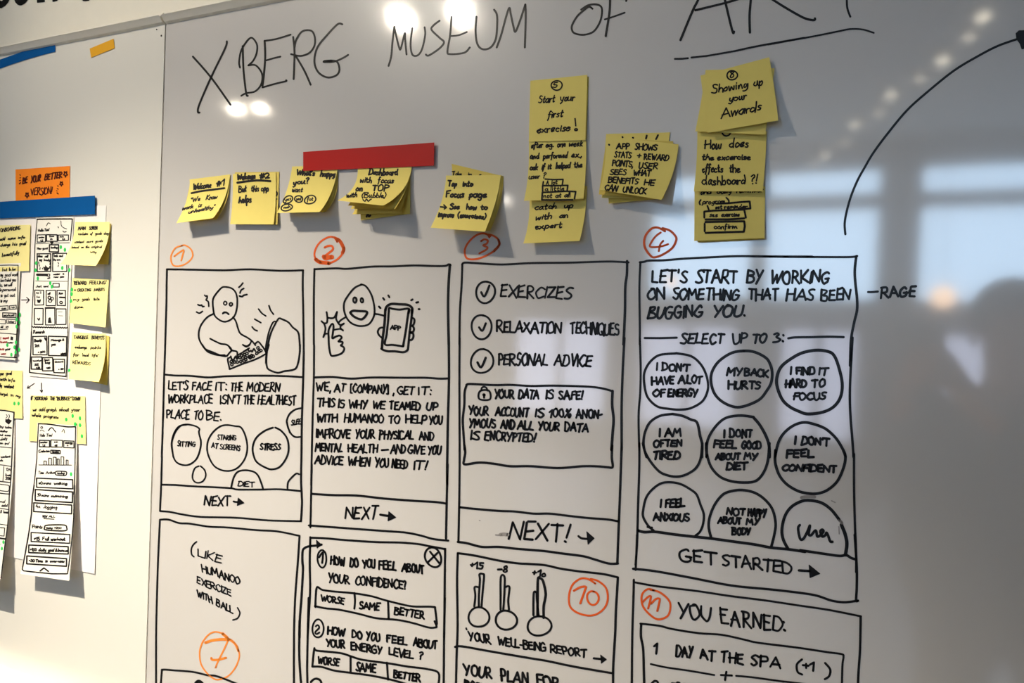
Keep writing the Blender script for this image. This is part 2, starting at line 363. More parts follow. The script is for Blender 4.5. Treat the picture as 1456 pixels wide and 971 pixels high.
gm = bpy.data.materials.new('window_glass'); gm.use_nodes = True; nt = gm.node_tree; nt.nodes.clear()
o_ = nt.nodes.new('ShaderNodeOutputMaterial'); t_ = nt.nodes.new('ShaderNodeBsdfTransparent'); g_ = nt.nodes.new('ShaderNodeBsdfGlossy'); x_ = nt.nodes.new('ShaderNodeMixShader')
t_.inputs['Color'].default_value = (.93, .97, 1, 1); g_.inputs['Roughness'].default_value = 0.02; x_.inputs['Fac'].default_value = 0.06
nt.links.new(t_.outputs[0], x_.inputs[1]); nt.links.new(g_.outputs[0], x_.inputs[2]); nt.links.new(x_.outputs[0], o_.inputs['Surface'])
fm = bpy.data.materials.new('added_frosted_glass'); fm.use_nodes = True; nt = fm.node_tree; nt.nodes.clear()
o_ = nt.nodes.new('ShaderNodeOutputMaterial'); t_ = nt.nodes.new('ShaderNodeBsdfTranslucent'); t_.inputs['Color'].default_value = (.74, .68, .70, 1)
nt.links.new(t_.outputs[0], o_.inputs['Surface'])
for k, (a, b) in enumerate(LOW):
    bm = bmesh.new(); yb = BACKY-.08; mid = (a+b)/2
    for lo, hi in (((a, yb, .35), (a+.05, yb+.06, 1.62)), ((b-.05, yb, .35), (b, yb+.06, 1.62)), ((a, yb, .35), (b, yb+.06, .40)), ((a, yb, 1.57), (b, yb+.06, 1.62)), ((mid-.03, yb-.005, .36), (mid+.03, yb+.065, 1.61))): bmbox(bm, lo, hi)
    me = bpy.data.meshes.new('window_frame'); bm.to_mesh(me); bm.free(); me.materials.append(M['frame'])
    w = put(bpy.data.objects.new('window_%d' % (k+5), me), kind='structure')  # belongs to the added lower row
    for x0, x1 in ((a+.05, mid-.03), (mid+.03, b-.05)): box('added_frosted_pane', (x0, yb+.025, .40), (x1, yb+.031, 1.57), fm, w)
for k, (a, b) in enumerate(OPEN):
    bm = bmesh.new()
    yb = BACKY-.08
    for lo, hi in (((a, yb, ZS), (a+.05, yb+.06, ZT)), ((b-.05, yb, ZS), (b, yb+.06, ZT)), ((a, yb, ZS), (b, yb+.06, ZS+.05)), ((a, yb, ZT-.05), (b, yb+.06, ZT)),
                   ((a, yb-.01, 2.86), (b, yb+.07, 3.02))): bmbox(bm, lo, hi)
    me = bpy.data.meshes.new('window_frame'); bm.to_mesh(me); bm.free(); me.materials.append(M['frame'])
    w = put(bpy.data.objects.new('window_%d' % (k+1), me), kind='structure')
    box('pane', (a+.05, yb+.025, ZS+.05), (b-.05, yb+.031, 2.86), gm, w); box('pane', (a+.05, yb+.025, 3.02), (b-.05, yb+.031, ZT-.05), gm, w)
    l = bpy.data.lights.new('window_portal', 'AREA'); l.shape = 'RECTANGLE'; l.size = b-a; l.size_y = ZT-ZS; l.cycles.is_portal = True
    lo_ = bpy.data.objects.new('window_portal', l); C.objects.link(lo_); lo_.location = ((a+b)/2, BACKY+.02, (ZS+ZT)/2); lo_.rotation_euler = (math.radians(-90), 0, 0)

# black lettering on the wall above the boards, cut by the top of the photograph
def wallp(x, y):
    d = ray(x, y); return CAMP + d*((DIST+WALLY-0.0006)/d.y)
class WallS:
    p = staticmethod(wallp)
on(WallS()); at(0, 0, 9.707)
FILL("-90,-30 -50,60 -10,105 20,105 70,75 108,30 120,0 130,-60 60,-60 50,0 20,20 -10,0 -20,-60")
FILL("205,0 215,30 245,60 275,70 300,66 340,40 370,10 378,-60 300,-60 290,0 280,-60 205,-60")
FILL("515,32 612,22 612,-60 515,-60"); FILL("730,20 785,6 790,-60 725,-60"); FILL("1145,6 1180,12 1228,4 1228,-60 1145,-60")
CUR.build('lettering', 'ink', wallf, label='black painted lettering, only its lower edge in view')

# ============================================================ THE TWO WHITEBOARDS
Pt = lambda x, y: unproj(x, y, 0)
seamT = Pt(235.5, 40); seamx_top = Pt(235.5, 40).x
SX = (Pt(235.5, 40).x+Pt(222, 505).x+Pt(208, 950).x)/3
ZTOP = (Pt(238, 39).z+Pt(440, 0).z+Pt(10, 70).z)/3                # inner edge under the rail
ZRAIL = (Pt(364, 0.5).z+Pt(243, 17).z+Pt(2, 53).z)/3
ZBOT = 0.82
def whiteboard(x0, x1, m, label):
    t = empty('whiteboard', (0 if x1 > 0 else x0/2, 0.02, ZBOT), label=label, cat='whiteboard')
    box('board_panel', (x0, 0, ZBOT), (x1, 0.02, ZTOP+.01), M[m], t)
    # rounded top rail, its own strip of profile
    prof = [(0.0205, ZRAIL), (0.006, ZRAIL+.0005), (-0.004, ZRAIL-.004), (-0.010, ZRAIL-.012), (-0.0125, (ZRAIL+ZTOP)/2), (-0.010, ZTOP+.008), (-0.005, ZTOP+.002), (0.0, ZTOP), (0.0205, ZTOP)]
    # keep the rail seen against the wall at its measured height although it stands proud of it
    vs = [Vector((x, y, z)) for x in (x0+.0008, x1-.0008) for y, z in prof]; n = len(prof)
    fs = [(i, (i+1) % n, n+(i+1) % n, n+i) for i in range(n)] + [tuple(range(n))[::-1], tuple(range(n, 2*n))]
    r = mesh_obj('top_rail', vs, fs, M['rail'], t)
    box('bottom_tray', (x0, -0.045, ZBOT-.03), (x1, 0.02, ZBOT), M['rail'], t, bevel=0.004)
    return t
bL = whiteboard(-3.2, SX-.0012, 'board_cream', 'cream-lit whiteboard on the left, covered with taped paper sketches and sticky notes')
bR = whiteboard(SX+.0012, 2.0, 'board', 'large glossy whiteboard on the right with marker-drawn app screens and the title lettering')
box('seam_strip', (SX-.0011, 0.004, ZBOT), (SX+.0011, 0.018, ZTOP), M['seam'], bL)
box('joint_cover', (SX-.0155, -0.0006, ZBOT), (SX-.0012, 0.0, ZTOP-.001), M['board_cream'], bL)
q = Pt(230, 51); lathe('rivet', [(0.0016, 0), (0.0016, .0006), (.0008, .0012)], M['seam'], bL, axis=(0, -1, 0), loc=(q.x, -0.0005, q.z), n=10)
q = Pt(223, 42); lathe('rivet', [(0.0012, 0), (0.0012, .0006), (.0006, .0012)], M['seam'], bL, axis=(0, -1, 0), loc=(q.x, 0, q.z), n=10)

B0 = Board()
def part(name, m, parent, label=None, src=None):
    return (src or CUR).build(name, m, parent, **({'label': label} if label else {}))

# ---------------- title
TW = 'black marker word %s of the title line'
on(B0); at(240, 0, 4); CUR.tag('XBERG')
S("330,235 320,275 240,440 175,590 165,635 175,640", 2.6); S("137,322 240,440 352,597", 2.6)
S("420,262 425,400 440,530 450,545", 2.6); S("405,385 400,350 415,280 465,215 500,250 500,300 480,345 452,372", 2.4); S("452,372 495,372 530,420 525,480 490,520 440,530 412,545", 2.4)
S("545,232 548,330 540,430 533,490", 2.7); S("533,497 610,475 665,462 667,456", 2.4); S("545,232 610,222 692,197", 2.4); S("555,343 600,330 635,322", 2.4)
S("707,210 715,300 710,450", 2.6); S("715,270 725,225 760,178 810,175 830,210 828,260 800,300 750,318 695,308", 2.5); S("720,315 770,400 807,482", 2.6)
S("987,138 960,138 900,200 845,270 828,350 850,410 900,440 950,430 970,400 960,355 930,345 880,352", 2.6); S("880,350 940,350 990,330 1020,312", 2.5); S("885,350 925,347", 4)
at(500, 0, 4); CUR.tag("MUSEUM")
S("210,375 225,320 232,240 243,150", 2.6); S("243,150 250,190 270,270 280,275 302,190 304,225 312,310", 2.5)
S("345,160 335,250 345,310 375,315 400,280 418,200 415,155", 2.5); S("500,118 465,145 455,170 500,215 525,240 500,275 440,315 422,310", 2.6)
S("568,95 560,200 545,290 560,308 640,300 672,270", 2.6); S("565,205 610,200 655,182", 2.4); S("710,95 705,180 715,250 745,280 790,270 820,220 828,130 825,80 810,55", 2.7)
S("825,270 850,200 880,90 897,45 905,80 920,150 932,180 960,110 988,25", 2.7); S("988,25 990,100 985,270", 2.7)
at(780, 0, 4); CUR.tag("OF")
S("250,50 230,38 205,55 165,90 135,140 133,170 150,190 200,198 255,180 290,130 303,80 300,40 270,25 225,30 185,55", 2.6)
S("348,-60 350,0 345,80 325,205", 3.0); S("320,110 360,98 433,72", 2.4); S("350,-20 400,-8 440,-4 441,6", 2.6)
CUR.tag("ART"); S("905,-130 850,0 820,60 750,228", 3.2); S("835,58 1000,18 1090,-8", 3.0); S("975,-120 1005,10 1045,175 1055,180", 3.2)
S("1160,-130 1150,0 1143,90 1145,185", 3.2)
CUR.tag("line"); SL("718,335 760,334 793,331", 2.6); SL("812,327 900,318 1060,290", 2.5); S("1060,290 1200,260 1455,215", 2.6)
at(1092, 0, 4); CUR.tag("ART"); S("-80,-70 30,0 110,50 200,100 250,114 266,112 267,105", 3.2); S("448,-100 448,0 452,50 468,95", 2.8)
CUR.tag("line"); S("0,253 250,208 400,178 470,165 540,168 602,187", 2.4)
CUR.build('title_word', 'ink', bR, labels={'XBERG': TW % 'XBERG', 'MUSEUM': TW % 'MUSEUM', 'OF': TW % 'OF', 'ART': TW % 'ART, cut by the top edge', 'line': 'black underline below the last title word'})

on(B0); at(0, 0, 1)
S("1202,333 1201,318 1204,300 1210,279 1219,257 1229.5,238 1242,217 1262,190 1289.5,157 1319.5,130 1357,100 1392,79 1419.5,65 1448,55", 3.0)
at(1420, 30, 19.4); FILL("480,340 560,265 700,262 900,300 900,720 640,768 590,620 500,500")
part('drawn_arrow', 'ink', bR, 'long curved black arrow at the right edge')

def screen(label):
    t = bpy.data.objects.new('drawn_screen', None); t.location = (0, 0, 1.2); put(t, bR, label); bpy.context.view_layer.update(); return t

# ---------------- screen 1
t = screen('drawn phone screen of a worried figure at a keyboard'); on(B0)
at(220, 340, 6.067)
S("105,260 290,262 600,268 820,260 1080,272 1280,268", 2.6); S("105,260 102,400 100,560 94,760 88,970", 2.5)
S("1278,268 1276,400 1280,600 1283,800 1285,970", 2.6)
at(220, 490, 6.067)
S("88,60 80,300 72,600 60,970", 2.5); S("1285,60 1280,300 1275,450 1268,700 1265,970", 2.8); S("88,258 180,266 300,268 460,282 620,272 880,267 1100,270 1275,280", 2.6)
at(220, 600, 6.067)
S("62,300 55,540 45,768", 2.5); S("1265,300 1262,500 1268,640 1270,700 1262,855", 2.8); S("45,768 130,775 230,795 400,818 700,825 980,848 1262,855", 2.5); S("55,540 180,543 300,552 470,560 650,570 720,582 900,582 1080,580 1262,595", 2.5)
part('outline', 'ink', t)
on(B0); at(220, 340, 6.067)
S("510,640 500,560 505,510 530,470 575,420 610,412 665,425 700,465 712,530 705,610 685,665 645,700 600,712 555,695 515,655 505,600", 2.3)
EL(608, 552, 13, 16, 2.0); EL(657, 562, 13, 14, 2.2); S("588,640 600,632 620,634 637,647", 2.6)
S("505,645 450,675 400,740 380,800 383,860 410,915 450,965 490,985 545,1000 605,1000", 2.3)
S("675,672 700,710 720,775 740,815 800,850 840,880 868,915", 2.3); S("478,858 530,885 570,902 620,910 655,940 660,965", 2.3)
S("760,912 790,922 820,905 832,880", 2.0); S("765,970 790,955 815,940", 2.2)
S("725,415 745,398 760,378", 2.2); S("735,465 745,440 768,425", 2.2); S("730,490 755,495 765,485 795,477", 2.3)
S("430,483 440,492 450,488 452,505 443,525 462,540 466,580", 2.1); S("372,565 392,572 405,568 412,582 425,580", 2.1); S("360,628 385,638 412,622", 2.1)
S("895,603 925,640 958,662", 2.1); S("985,573 1000,615 1024,647", 2.1); S("862,690 915,720", 2.2); S("840,757 860,780 884,790", 2.2)
S("1080,682 1060,695 1010,790 985,870 968,970", 2.3); S("1038,708 1015,725 985,800 962,900 955,970", 2.1); S("1080,682 1150,715 1190,760 1235,800 1248,870 1252,970", 2.5)
S("868,900 893,885 925,920 955,965", 2.2)
at(220, 490, 6.067)
S("410,0 440,40 500,65 560,90 610,100 628,92", 2.4); S("640,15 665,48 708,60 712,95", 2.3); S("628,92 640,75 665,48", 2.2); S("655,100 665,125 680,130 690,112 700,100 710,125 720,100", 2.3)
S("968,60 962,120 965,180 985,215 1060,242 1120,228 1180,220 1220,200 1240,140 1250,70 1253,0", 2.5); S("985,0 968,60 960,100 958,160", 2.2)
S("632,115 630,135 645,200 655,208 760,165 860,130 940,90 960,70 930,15", 2.3); S("635,118 655,105", 2.0); S("715,90 760,65 805,40", 2.0)
S("805,40 815,60 830,50 840,62 855,35 868,55", 2.2); S("760,0 790,18 820,0", 2.2)
for (x, y) in ((660,145),(665,172),(690,150),(712,150),(742,145),(770,140),(748,95),(775,85),(795,75),(760,115),(785,110),(815,105),(835,95),(850,100),(880,75),(915,50),(890,28),(900,60),(785,128),(825,112),(735,110)):
    EL(x, y, 10, 11, 1.9, wob=.1, start=random.uniform(0, 6))
part('sketch', 'ink', t)
on(B0); CUR.split = True; at(220, 490, 6.067)
TX("LET'S 116 290 FACE 318 492 IT: 524 622 THE 655 760 MODERN 798 1085", 385, 405, 72, 2.1)
TX("WORKPLACE 112 510 ISN'T 565 745 THE 765 860 HEALTHIEST 890 1225", 500, 518, 72, 2.1)
TX("PLACE 102 303 TO 335 415 BE. 445 575", 635, 655, 75, 2.1)
CUR.split = False; CUR.tag("c1"); S("275,690 225,700 180,750 150,830 148,880 160,970", 2.2)
at(220, 600, 6.067)
S("275,20 210,38 170,90 148,160 147,220 165,310 200,355 265,372 320,355 365,310 390,240 398,170 380,90 385,60 350,35 275,20", 2.3)
CUR.tag("c2"); S("620,25 560,40 500,90 460,160 452,240 475,320 520,385 590,418 660,418 720,390 775,320 798,230 785,130 745,48 690,35 620,25", 2.3)
CUR.tag("c3"); S("1020,48 950,75 880,130 848,200 848,270 880,345 960,395 1015,408 1080,385 1135,310 1155,230 1140,140 1090,75 1040,48", 2.5)
CUR.tag("c4"); S("380,380 345,400 325,460 335,505 370,524 415,510 440,465 430,415 395,380", 2.1)
CUR.tag("c5"); S("658,570 680,480 715,430 780,415 850,428 890,460 920,530 935,582", 2.4); CUR.tag("c6"); S("1145,572 1150,520 1180,480 1220,445 1245,450", 2.4)
CUR.tag("c7"); S("1140,0 1150,50 1175,100 1210,128 1255,128", 2.4)
CUR.split = True; TX("SITTING 195 352", 208, 212, 42, 2.0); TX("STARING 540 705", 150, 158, 40, 2.0); TX("AT 488 545 SCREENS 565 738", 222, 250, 42, 2.0); TX("STRESS 910 1088", 235, 240, 50, 2.2)
TX("DIET 720 862", 552, 560, 42, 2.1); TX("NEXT 430 655", 722, 722, 85, 2.3); CUR.tag("arrow"); S("680,685 700,690 720,690", 2.6); FILL("720,655 770,697 712,720")
at(220, 490, 6.067); S("1265,548 1215,558 1165,595 1140,650 1143,690 1165,760", 2.4); TX("SLEE 1176 1262", 698, 680, 42, 2.2)
part('lettering', 'ink', t)

# ---------------- screen 2
t = screen('drawn phone screen of a smiling figure holding up a phone'); on(B0)
at(430, 330, 6.067)
S("105,320 290,312 390,316 600,297 770,295 960,287 1150,292 1235,290 1260,278 1278,285", 2.7); S("103,318 98,560 98,970", 2.6); S("1272,280 1262,420 1256,600 1258,800 1262,970", 3.4)
at(430, 530, 6.067)
S("100,-240 98,40 90,300 80,700 75,970", 2.6); S("1262,-240 1264,40 1255,400 1248,800 1248,970", 3.2); S("100,40 260,36 420,50 600,40 880,42 1060,42 1180,50 1262,48", 2.8)
at(430, 660, 6.067)
S("80,0 75,260 68,545", 2.6); S("1252,0 1244,330 1238,640", 3.0); S("55,528 120,532 330,548 700,575 880,588 1010,612 1130,645 1258,658", 2.8); S("80,255 260,266 470,270 700,295 960,315 1140,325 1240,338", 3.0)
part('outline', 'ink', t)
on(B0); at(430, 330, 6.067)
S("510,452 450,480 395,545 360,610 360,680 385,745 430,790 500,810 570,795 610,740 622,680 610,590 585,520 545,465 505,450", 2.5)
EL(452, 586, 13, 23, 3.0); EL(513, 588, 11, 19, 2.6); S("415,690 440,678 480,680 550,685 555,705 530,740 500,752 450,732 420,705 415,690", 3.2)
S("370,735 330,760 308,785", 2.4); S("622,705 660,710 705,722", 2.6)
S("200,700 212,740 240,738 270,700", 0.1) if False else None
S("208,690 215,740 210,780 185,785 165,768", 2.5); S("215,735 240,742 275,735 298,688", 2.5); S("298,688 290,740 300,770 325,800 358,788", 2.5); S("358,788 330,810 330,830 350,848", 2.5); S("350,845 320,835 275,842", 2.3)
S("185,785 198,830 190,880 180,905", 2.4); S("182,903 190,880 220,875", 2.4)
at(430, 440, 6.067)
S("225,240 225,180 245,135 262,125 268,150 262,205 258,248 285,235 320,225 338,242 310,275", 2.6); S("310,275 345,280 342,300 330,310 355,325 358,350 330,382 260,400 240,380 228,310 225,235", 2.6)
S("715,0 708,120 692,250 685,335", 3.4); S("945,0 940,80 925,190 912,320 905,350 870,368 800,360 740,360 700,350 680,338", 3.0)
S("745,0 738,100 725,220 712,300 780,305 868,318", 2.8); S("918,0 908,60 890,190 868,315", 3.0)
S("690,155 665,162 650,190 660,220 690,248", 2.6); S("940,75 962,80 965,110 950,140 930,140", 2.8); S("950,140 962,165 955,190 930,200", 2.8); S("935,200 955,210 955,240 940,262 918,260", 2.8)
TX("APP 758 848", 172, 176, 34, 2.4)
at(430, 330, 6.067)
S("715,680 725,645 765,620 840,622 910,628 945,655 945,700", 3.4); S("745,690 748,655 780,662 840,668 918,660 916,700", 2.8)
SL("740,545 750,562", 2.6); SL("695,568 706,583", 2.6); SL("660,642 672,655", 2.8); SL("938,588 950,580", 2.6); SL("982,608 998,603", 2.8); SL("1002,664 1010,664", 2.8)
part('sketch', 'ink', t)
on(B0); CUR.split = True; at(430, 530, 6.067)
TX("WE, 122 245 AT 275 372 [COMPANY] 415 750 , 782 792 GET 822 968 IT: 998 1112", 155, 192, 68, 2.4)
TX("THIS 130 282 IS 310 365 WHY 400 562 WE 603 715 TEAMED 752 1025 UP 1070 1165", 290, 325, 68, 2.5)
TX("WITH 122 308 HUMANOO 360 708 TO 745 840 HELP 892 1070 YOU 1095 1208", 420, 442, 68, 2.5)
TX("IMPROVE 118 420 YOUR 460 625 PHYSICAL 665 965 AND 1005 1135", 558, 580, 72, 2.5)
TX("MENTAL 112 350 HEALTH 392 655 _ 680 740 AND 762 892 GIVE 912 1060 YOU 1085 1192", 678, 700, 68, 2.5)
TX("ADVICE 108 352 WHEN 392 585 YOU 630 745 NEED 772 912 IT! 960 1078", 780, 838, 72, 2.5)
at(430, 660, 6.067); TX("NEXT 368 655", 468, 472, 100, 2.7); S("672,435 700,440 740,445", 3.2); FILL("745,410 805,458 738,488")
part('lettering', 'ink', t)

# ---------------- screen 3
t = screen('drawn phone screen with three ticked circles and a data notice'); on(B0)
at(650, 320, 5.71)
S("40,320 60,305 150,308 360,320 600,308 900,305 1200,296 1310,298 1392,303", 2.8); S("42,315 40,380 35,500 22,700 18,970", 2.8); S("1380,292 1378,400 1365,500 1362,700 1350,970", 3.4)
at(650, 470, 5.71)
S("20,60 18,400 20,970", 2.8); S("1358,60 1345,300 1335,600 1335,970", 3.2)
at(650, 640, 5.71)
S("20,-40 18,300 10,740", 2.8); S("1335,-40 1320,400 1308,700 1300,920", 3.2); S("5,745 80,755 200,785 340,785 480,800 700,818 850,838 1020,860 1120,888 1230,920 1305,920", 3.2); S("22,463 130,475 330,492 470,498 620,515 750,515 880,530 1060,550 1220,562 1305,578", 3.0)
part('outline', 'ink', t)
on(B0); at(650, 320, 5.71)
EL(230, 545, 78, 86, 3.0); S("195,545 222,578 262,490", 3.0); EL(198, 827, 84, 95, 2.9); S("178,830 205,858 232,798", 3.0)
at(650, 470, 5.71)
EL(202, 248, 92, 96, 2.9); S("165,258 195,298 232,220", 3.2)
S("75,440 110,433 300,442 430,440 600,450 780,447 1060,455 1180,470 1262,492", 3.0); S("78,438 60,500 58,600 45,720 50,820 60,970", 3.0); S("1262,490 1258,600 1270,720 1262,830 1252,970", 3.6)
S("185,492 180,555 265,558 258,488 185,492", 2.6); S("195,488 200,465 218,456 238,466 246,488", 2.4); EL(218, 522, 7, 7, 2.4); SL("218,525 218,545", 2.6)
at(650, 640, 5.71)
S("58,-40 65,20 55,80 62,115 180,100 300,110 430,130 600,130 820,145 1020,130 1150,132 1220,138 1262,136 1255,60 1258,-40", 3.2)
part('sketch', 'ink', t)
on(B0); CUR.split = True; at(650, 320, 5.71)
TX("EXERCIZES 350 940", 582, 598, 92, 2.7, slant=.12); TX("RELAXATION 320 862 TECHNIQUES 918 1325", 868, 890, 88, 2.9)
at(650, 470, 5.71)
TX("PERSONAL 332 740 ADVICE 792 1095", 278, 290, 92, 2.8); TX("YOUR 302 465 DATA 500 665 IS 720 785 SAFE! 825 1025", 545, 560, 66, 2.8)
TX("YOUR 98 255 ACCOUNT 310 585 IS 632 705 100% 745 925 ANON- 965 1185", 682, 715, 66, 2.8); TX("YMOUS 98 315 AND 355 468 ALL 488 620 YOUR 660 830 DATA 875 1070", 780, 822, 66, 2.9)
TX("IS 108 178 ENCRYPTED! 225 645", 882, 905, 70, 2.8)
at(650, 640, 5.71); TX("NEXT! 420 915", 728, 742, 142, 3.2, slant=.1); S("985,698 1010,715 1055,720", 3.0); FILL("1052,662 1112,715 1062,762"); 
part('lettering', 'ink', t)
on(B0); S("350,685 380,682 410,686", 4.5); S("312,688 340,690", 2.0); S("180,570 186,572", 1.5); CUR.build('smudge', 'smudge', t, kind='stuff')

# ---------------- screen 4
t = screen('tall drawn phone screen with nine worry bubbles'); on(B0)
at(900, 320, 5.71)
S("55,302 90,298 130,288 250,286 420,272 620,262 850,252 1150,255 1456,256", 3.0); S("60,300 52,500 55,800 55,970", 2.8)
at(1070, 350, 5.71); S("0,82 300,86 560,88 790,88 850,80", 3.0); S("842,82 830,200 835,300 848,420 848,520 825,620 800,760 792,970", 3.6)
at(900, 480, 5.71); S("55,0 62,250 58,450 45,640 52,970", 2.8)
at(1070, 480, 5.71); S("812,0 795,300 790,500 798,680 808,800 820,970", 3.4)
at(890, 630, 5.71); S("108,0 108,200 98,500 90,800 78,990", 3.0)
at(1050, 640, 5.71); S("938,30 938,300 945,600 955,850 955,990", 3.2)
at(900, 760, 4.282); S("24,0 20,120 16,215", 2.8); S("1350,0 1362,200 1362,330 1358,400 1370,402", 3.4); S("0,208 130,222 350,262 600,310 850,335 1020,355 1120,372 1210,402 1290,412 1370,402", 3.2)
at(890, 630, 5.71); S("100,710 150,722 240,720 400,742 560,760 700,775 880,800 1040,822 1180,848 1320,862 1456,882", 3.8)
at(1050, 640, 5.71); S("500,812 700,842 820,858 875,852 915,875 955,888", 3.6)
part('outline', 'ink', t)
on(B0); at(900, 480, 5.71)
CUR.tag('b1'); S("350,128 220,140 150,185 105,250 88,320 100,430 130,500 200,560 290,578 380,585 470,572 560,520 600,450 610,380 590,290 545,210 470,150 350,126", 3.2)
CUR.tag('b2'); S("900,108 800,125 700,190 645,270 632,350 655,440 700,500 770,545 850,565 940,545 1030,500 1080,440 1120,370 1130,290 1115,220 1080,165 990,118 900,108", 3.8)
CUR.tag('b4'); S("320,620 220,635 140,685 100,760 85,840 90,900 110,970", 3.4); S("320,620 400,635 470,665 520,690 545,800 562,870 558,970", 3.6)
CUR.tag('b5'); S("980,645 870,632 760,650 690,700 630,780 600,860 598,970", 3.6); S("980,650 1030,710 1080,800 1105,880 1108,970", 4.0)
at(1070, 480, 5.71)
CUR.tag('b3'); S("620,115 520,102 400,125 300,180 230,240 198,320 200,400 240,500 300,560 380,600 450,620 570,605 660,560 715,480 728,370 700,240 665,150 620,115", 4.2)
CUR.tag('b6'); S("540,715 430,688 340,710 260,770 210,850 182,970", 3.8); S("530,712 600,745 680,820 740,920 755,970", 3.8)
at(890, 630, 5.71)
CUR.tag('b4'); S("138,0 155,70 200,150 270,230 340,262 410,272 480,258 560,210 605,130 620,0", 3.4); CUR.tag('b5'); S("652,0 655,80 690,190 760,270 850,308 960,320 1050,308 1110,250 1150,150 1165,0", 3.6)
CUR.tag('b7'); S("225,710 180,670 140,600 140,540 165,440 220,370 290,325 370,318 450,335 530,380 575,420 605,500 632,580 625,660 600,720 565,750", 3.2)
CUR.tag('b8'); S("690,765 672,680 680,600 720,500 790,415 880,385 960,382 1050,405 1130,460 1190,540 1215,650 1205,740 1180,840", 3.6)
CUR.tag('b7'); S("175,680 195,685 212,685", 2.8)
at(1050, 640, 5.71)
CUR.tag('b6'); S("300,0 298,100 330,200 390,275 480,330 560,350 640,352 720,325 800,255 850,150 868,60 850,0", 3.8)
CUR.tag('b9'); S("402,800 365,730 352,650 375,540 430,460 520,412 600,410 680,430 750,480 800,540 820,568", 4.0); S("835,605 865,680 880,760 868,850", 4.6)
part('bubble', 'ink', t)
on(B0); CUR.split = True; at(900, 320, 5.71)
TX("LET'S 150 448 START 512 850 BY 925 1045 WORKING 1115 1605", 465, 470, 98, 3.2, slant=.08)
TX("ON 115 262 SOMETHING 322 872 THAT 935 1185 HAS 1245 1475 BEEN 1530 1770", 602, 610, 88, 3.2, slant=.08)
TX("BUGGING 122 570 YOU. 655 915", 755, 740, 92, 3.3, slant=.08); SL("95,917 220,918 355,914", 3.0)
TX("SELECT 392 750 UP 808 930 TO 975 1080 3: 1135 1240", 962, 955, 78, 3.1, slant=.1)
at(1070, 350, 5.71); S("290,748 350,740 480,738 620,735 740,738", 3.2)
at(900, 480, 5.71)
TX("I 192 200 DON'T 238 465", 262, 278, 58, 3.0); TX("HAVE 155 338 A 372 425 LOT 440 560", 382, 368, 60, 3.1); TX("OF 165 265 ENERGY 285 525", 475, 480, 58, 3.1)
TX("MY 758 885 BACK 910 1105", 300, 320, 58, 3.0); TX("HURTS 775 1040", 412, 418, 60, 3.2)
TX("I 215 225 AM 260 390", 802, 800, 62, 3.2); TX("OFTEN 168 400", 885, 880, 52, 3.0)
TX("I 738 748 DONT 785 975", 808, 808, 62, 3.2); TX("FEEL 655 845 GOOD 882 1045", 892, 902, 56, 3.2)
at(1070, 480, 5.71)
TX("I 308 316 FIND 352 505 IT 538 615", 298, 302, 56, 3.1); TX("HARD 265 440 TO 485 592", 405, 400, 60, 3.3); TX("FOCUS 332 600", 508, 502, 58, 3.2)
TX("I 342 352 DON'T 400 625", 862, 880, 60, 3.3)
at(1050, 640, 5.71); TX("FEEL 388 615", 60, 55, 62, 3.4); TX("CONFIDENT 358 805", 165, 180, 52, 3.4)
at(890, 630, 5.71)
TX("TIRED 218 445", 128, 125, 62, 3.3); TX("ABOUT 725 930 MY 962 1065", 132, 132, 50, 3.2); TX("DIET 820 985", 215, 215, 58, 3.2)
TX("I 278 285 FEEL 320 478", 522, 515, 62, 3.2); TX("ANXIOUS 222 520", 625, 632, 58, 3.1)
TX("NOT 818 968 HAPPY 990 1140", 580, 600, 58, 3.2); TX("ABOUT 745 940 MY 980 1080", 650, 660, 48, 3.0); TX("BODY 862 1015", 740, 742, 52, 3.1)
at(1050, 640, 5.71); S("498,608 485,630 490,680 505,725 530,715 560,660 580,612 570,680 590,690 620,655 632,660 640,700 665,690 690,660 680,645 665,660 680,700 705,690 715,670 730,700 745,740 762,744", 3.6)
at(900, 760, 4.282)
TX("GET 285 512 STARTED 545 980", 160, 242, 72, 3.2, slant=-.05); S("1010,218 1040,220 1075,222", 3.4); FILL("1072,185 1138,238 1078,262")
part('lettering', 'ink', t)
on(B0); at(1050, 640, 5.71); S("510,385 550,378 620,380", 4.0); S("820,570 840,590", 4); S("815,620 818,680", 1.6); S("755,410 785,425", 1.6); CUR.build('smudge', 'smudge', t, kind='stuff')
on(B0); at(1070, 350, 5.71); S("938,372 975,372 1018,368", 3.0); TX("RAGE 1042 1330", 415, 402, 78, 3.3, slant=.08); part('side_note', 'ink', bR, 'black marker word RAGE beside the tall screen')

# ---------------- screen 7 (lower left)
t = screen('drawn phone screen with a short bracketed note and orange seven'); on(B0)
at(205, 730, 4.03)
S("90,35 140,35 200,55 260,58 370,75 480,80 640,95 760,102 890,128", 2.5); S("90,35 80,250 72,500 68,700 68,990", 2.5); S("890,128 880,280 865,480 858,700 858,990", 2.7)
at(205, 900, 6.196); S("145,470 155,340 165,322 260,328 430,342 560,372 640,380 800,440 900,480", 2.6); S("455,440 480,425 505,440 530,470", 4.5)
part('outline', 'ink', t)
on(B0); CUR.split = True; at(205, 730, 4.03)
S("300,162 280,180 270,205 272,235 285,248", 2.0); TX("LIKE 305 445", 242, 285, 42, 2.0); TX("HUMANOO 335 555", 335, 410, 42, 2.0, slant=-.1); TX("EXERCIZE 303 505", 400, 475, 38, 2.0, slant=-.1); TX("WITH 305 395 BALL 415 512", 475, 575, 38, 2.0, slant=-.1); S("535,540 548,570 535,600 508,610", 2.0)
part('lettering', 'ink', t)

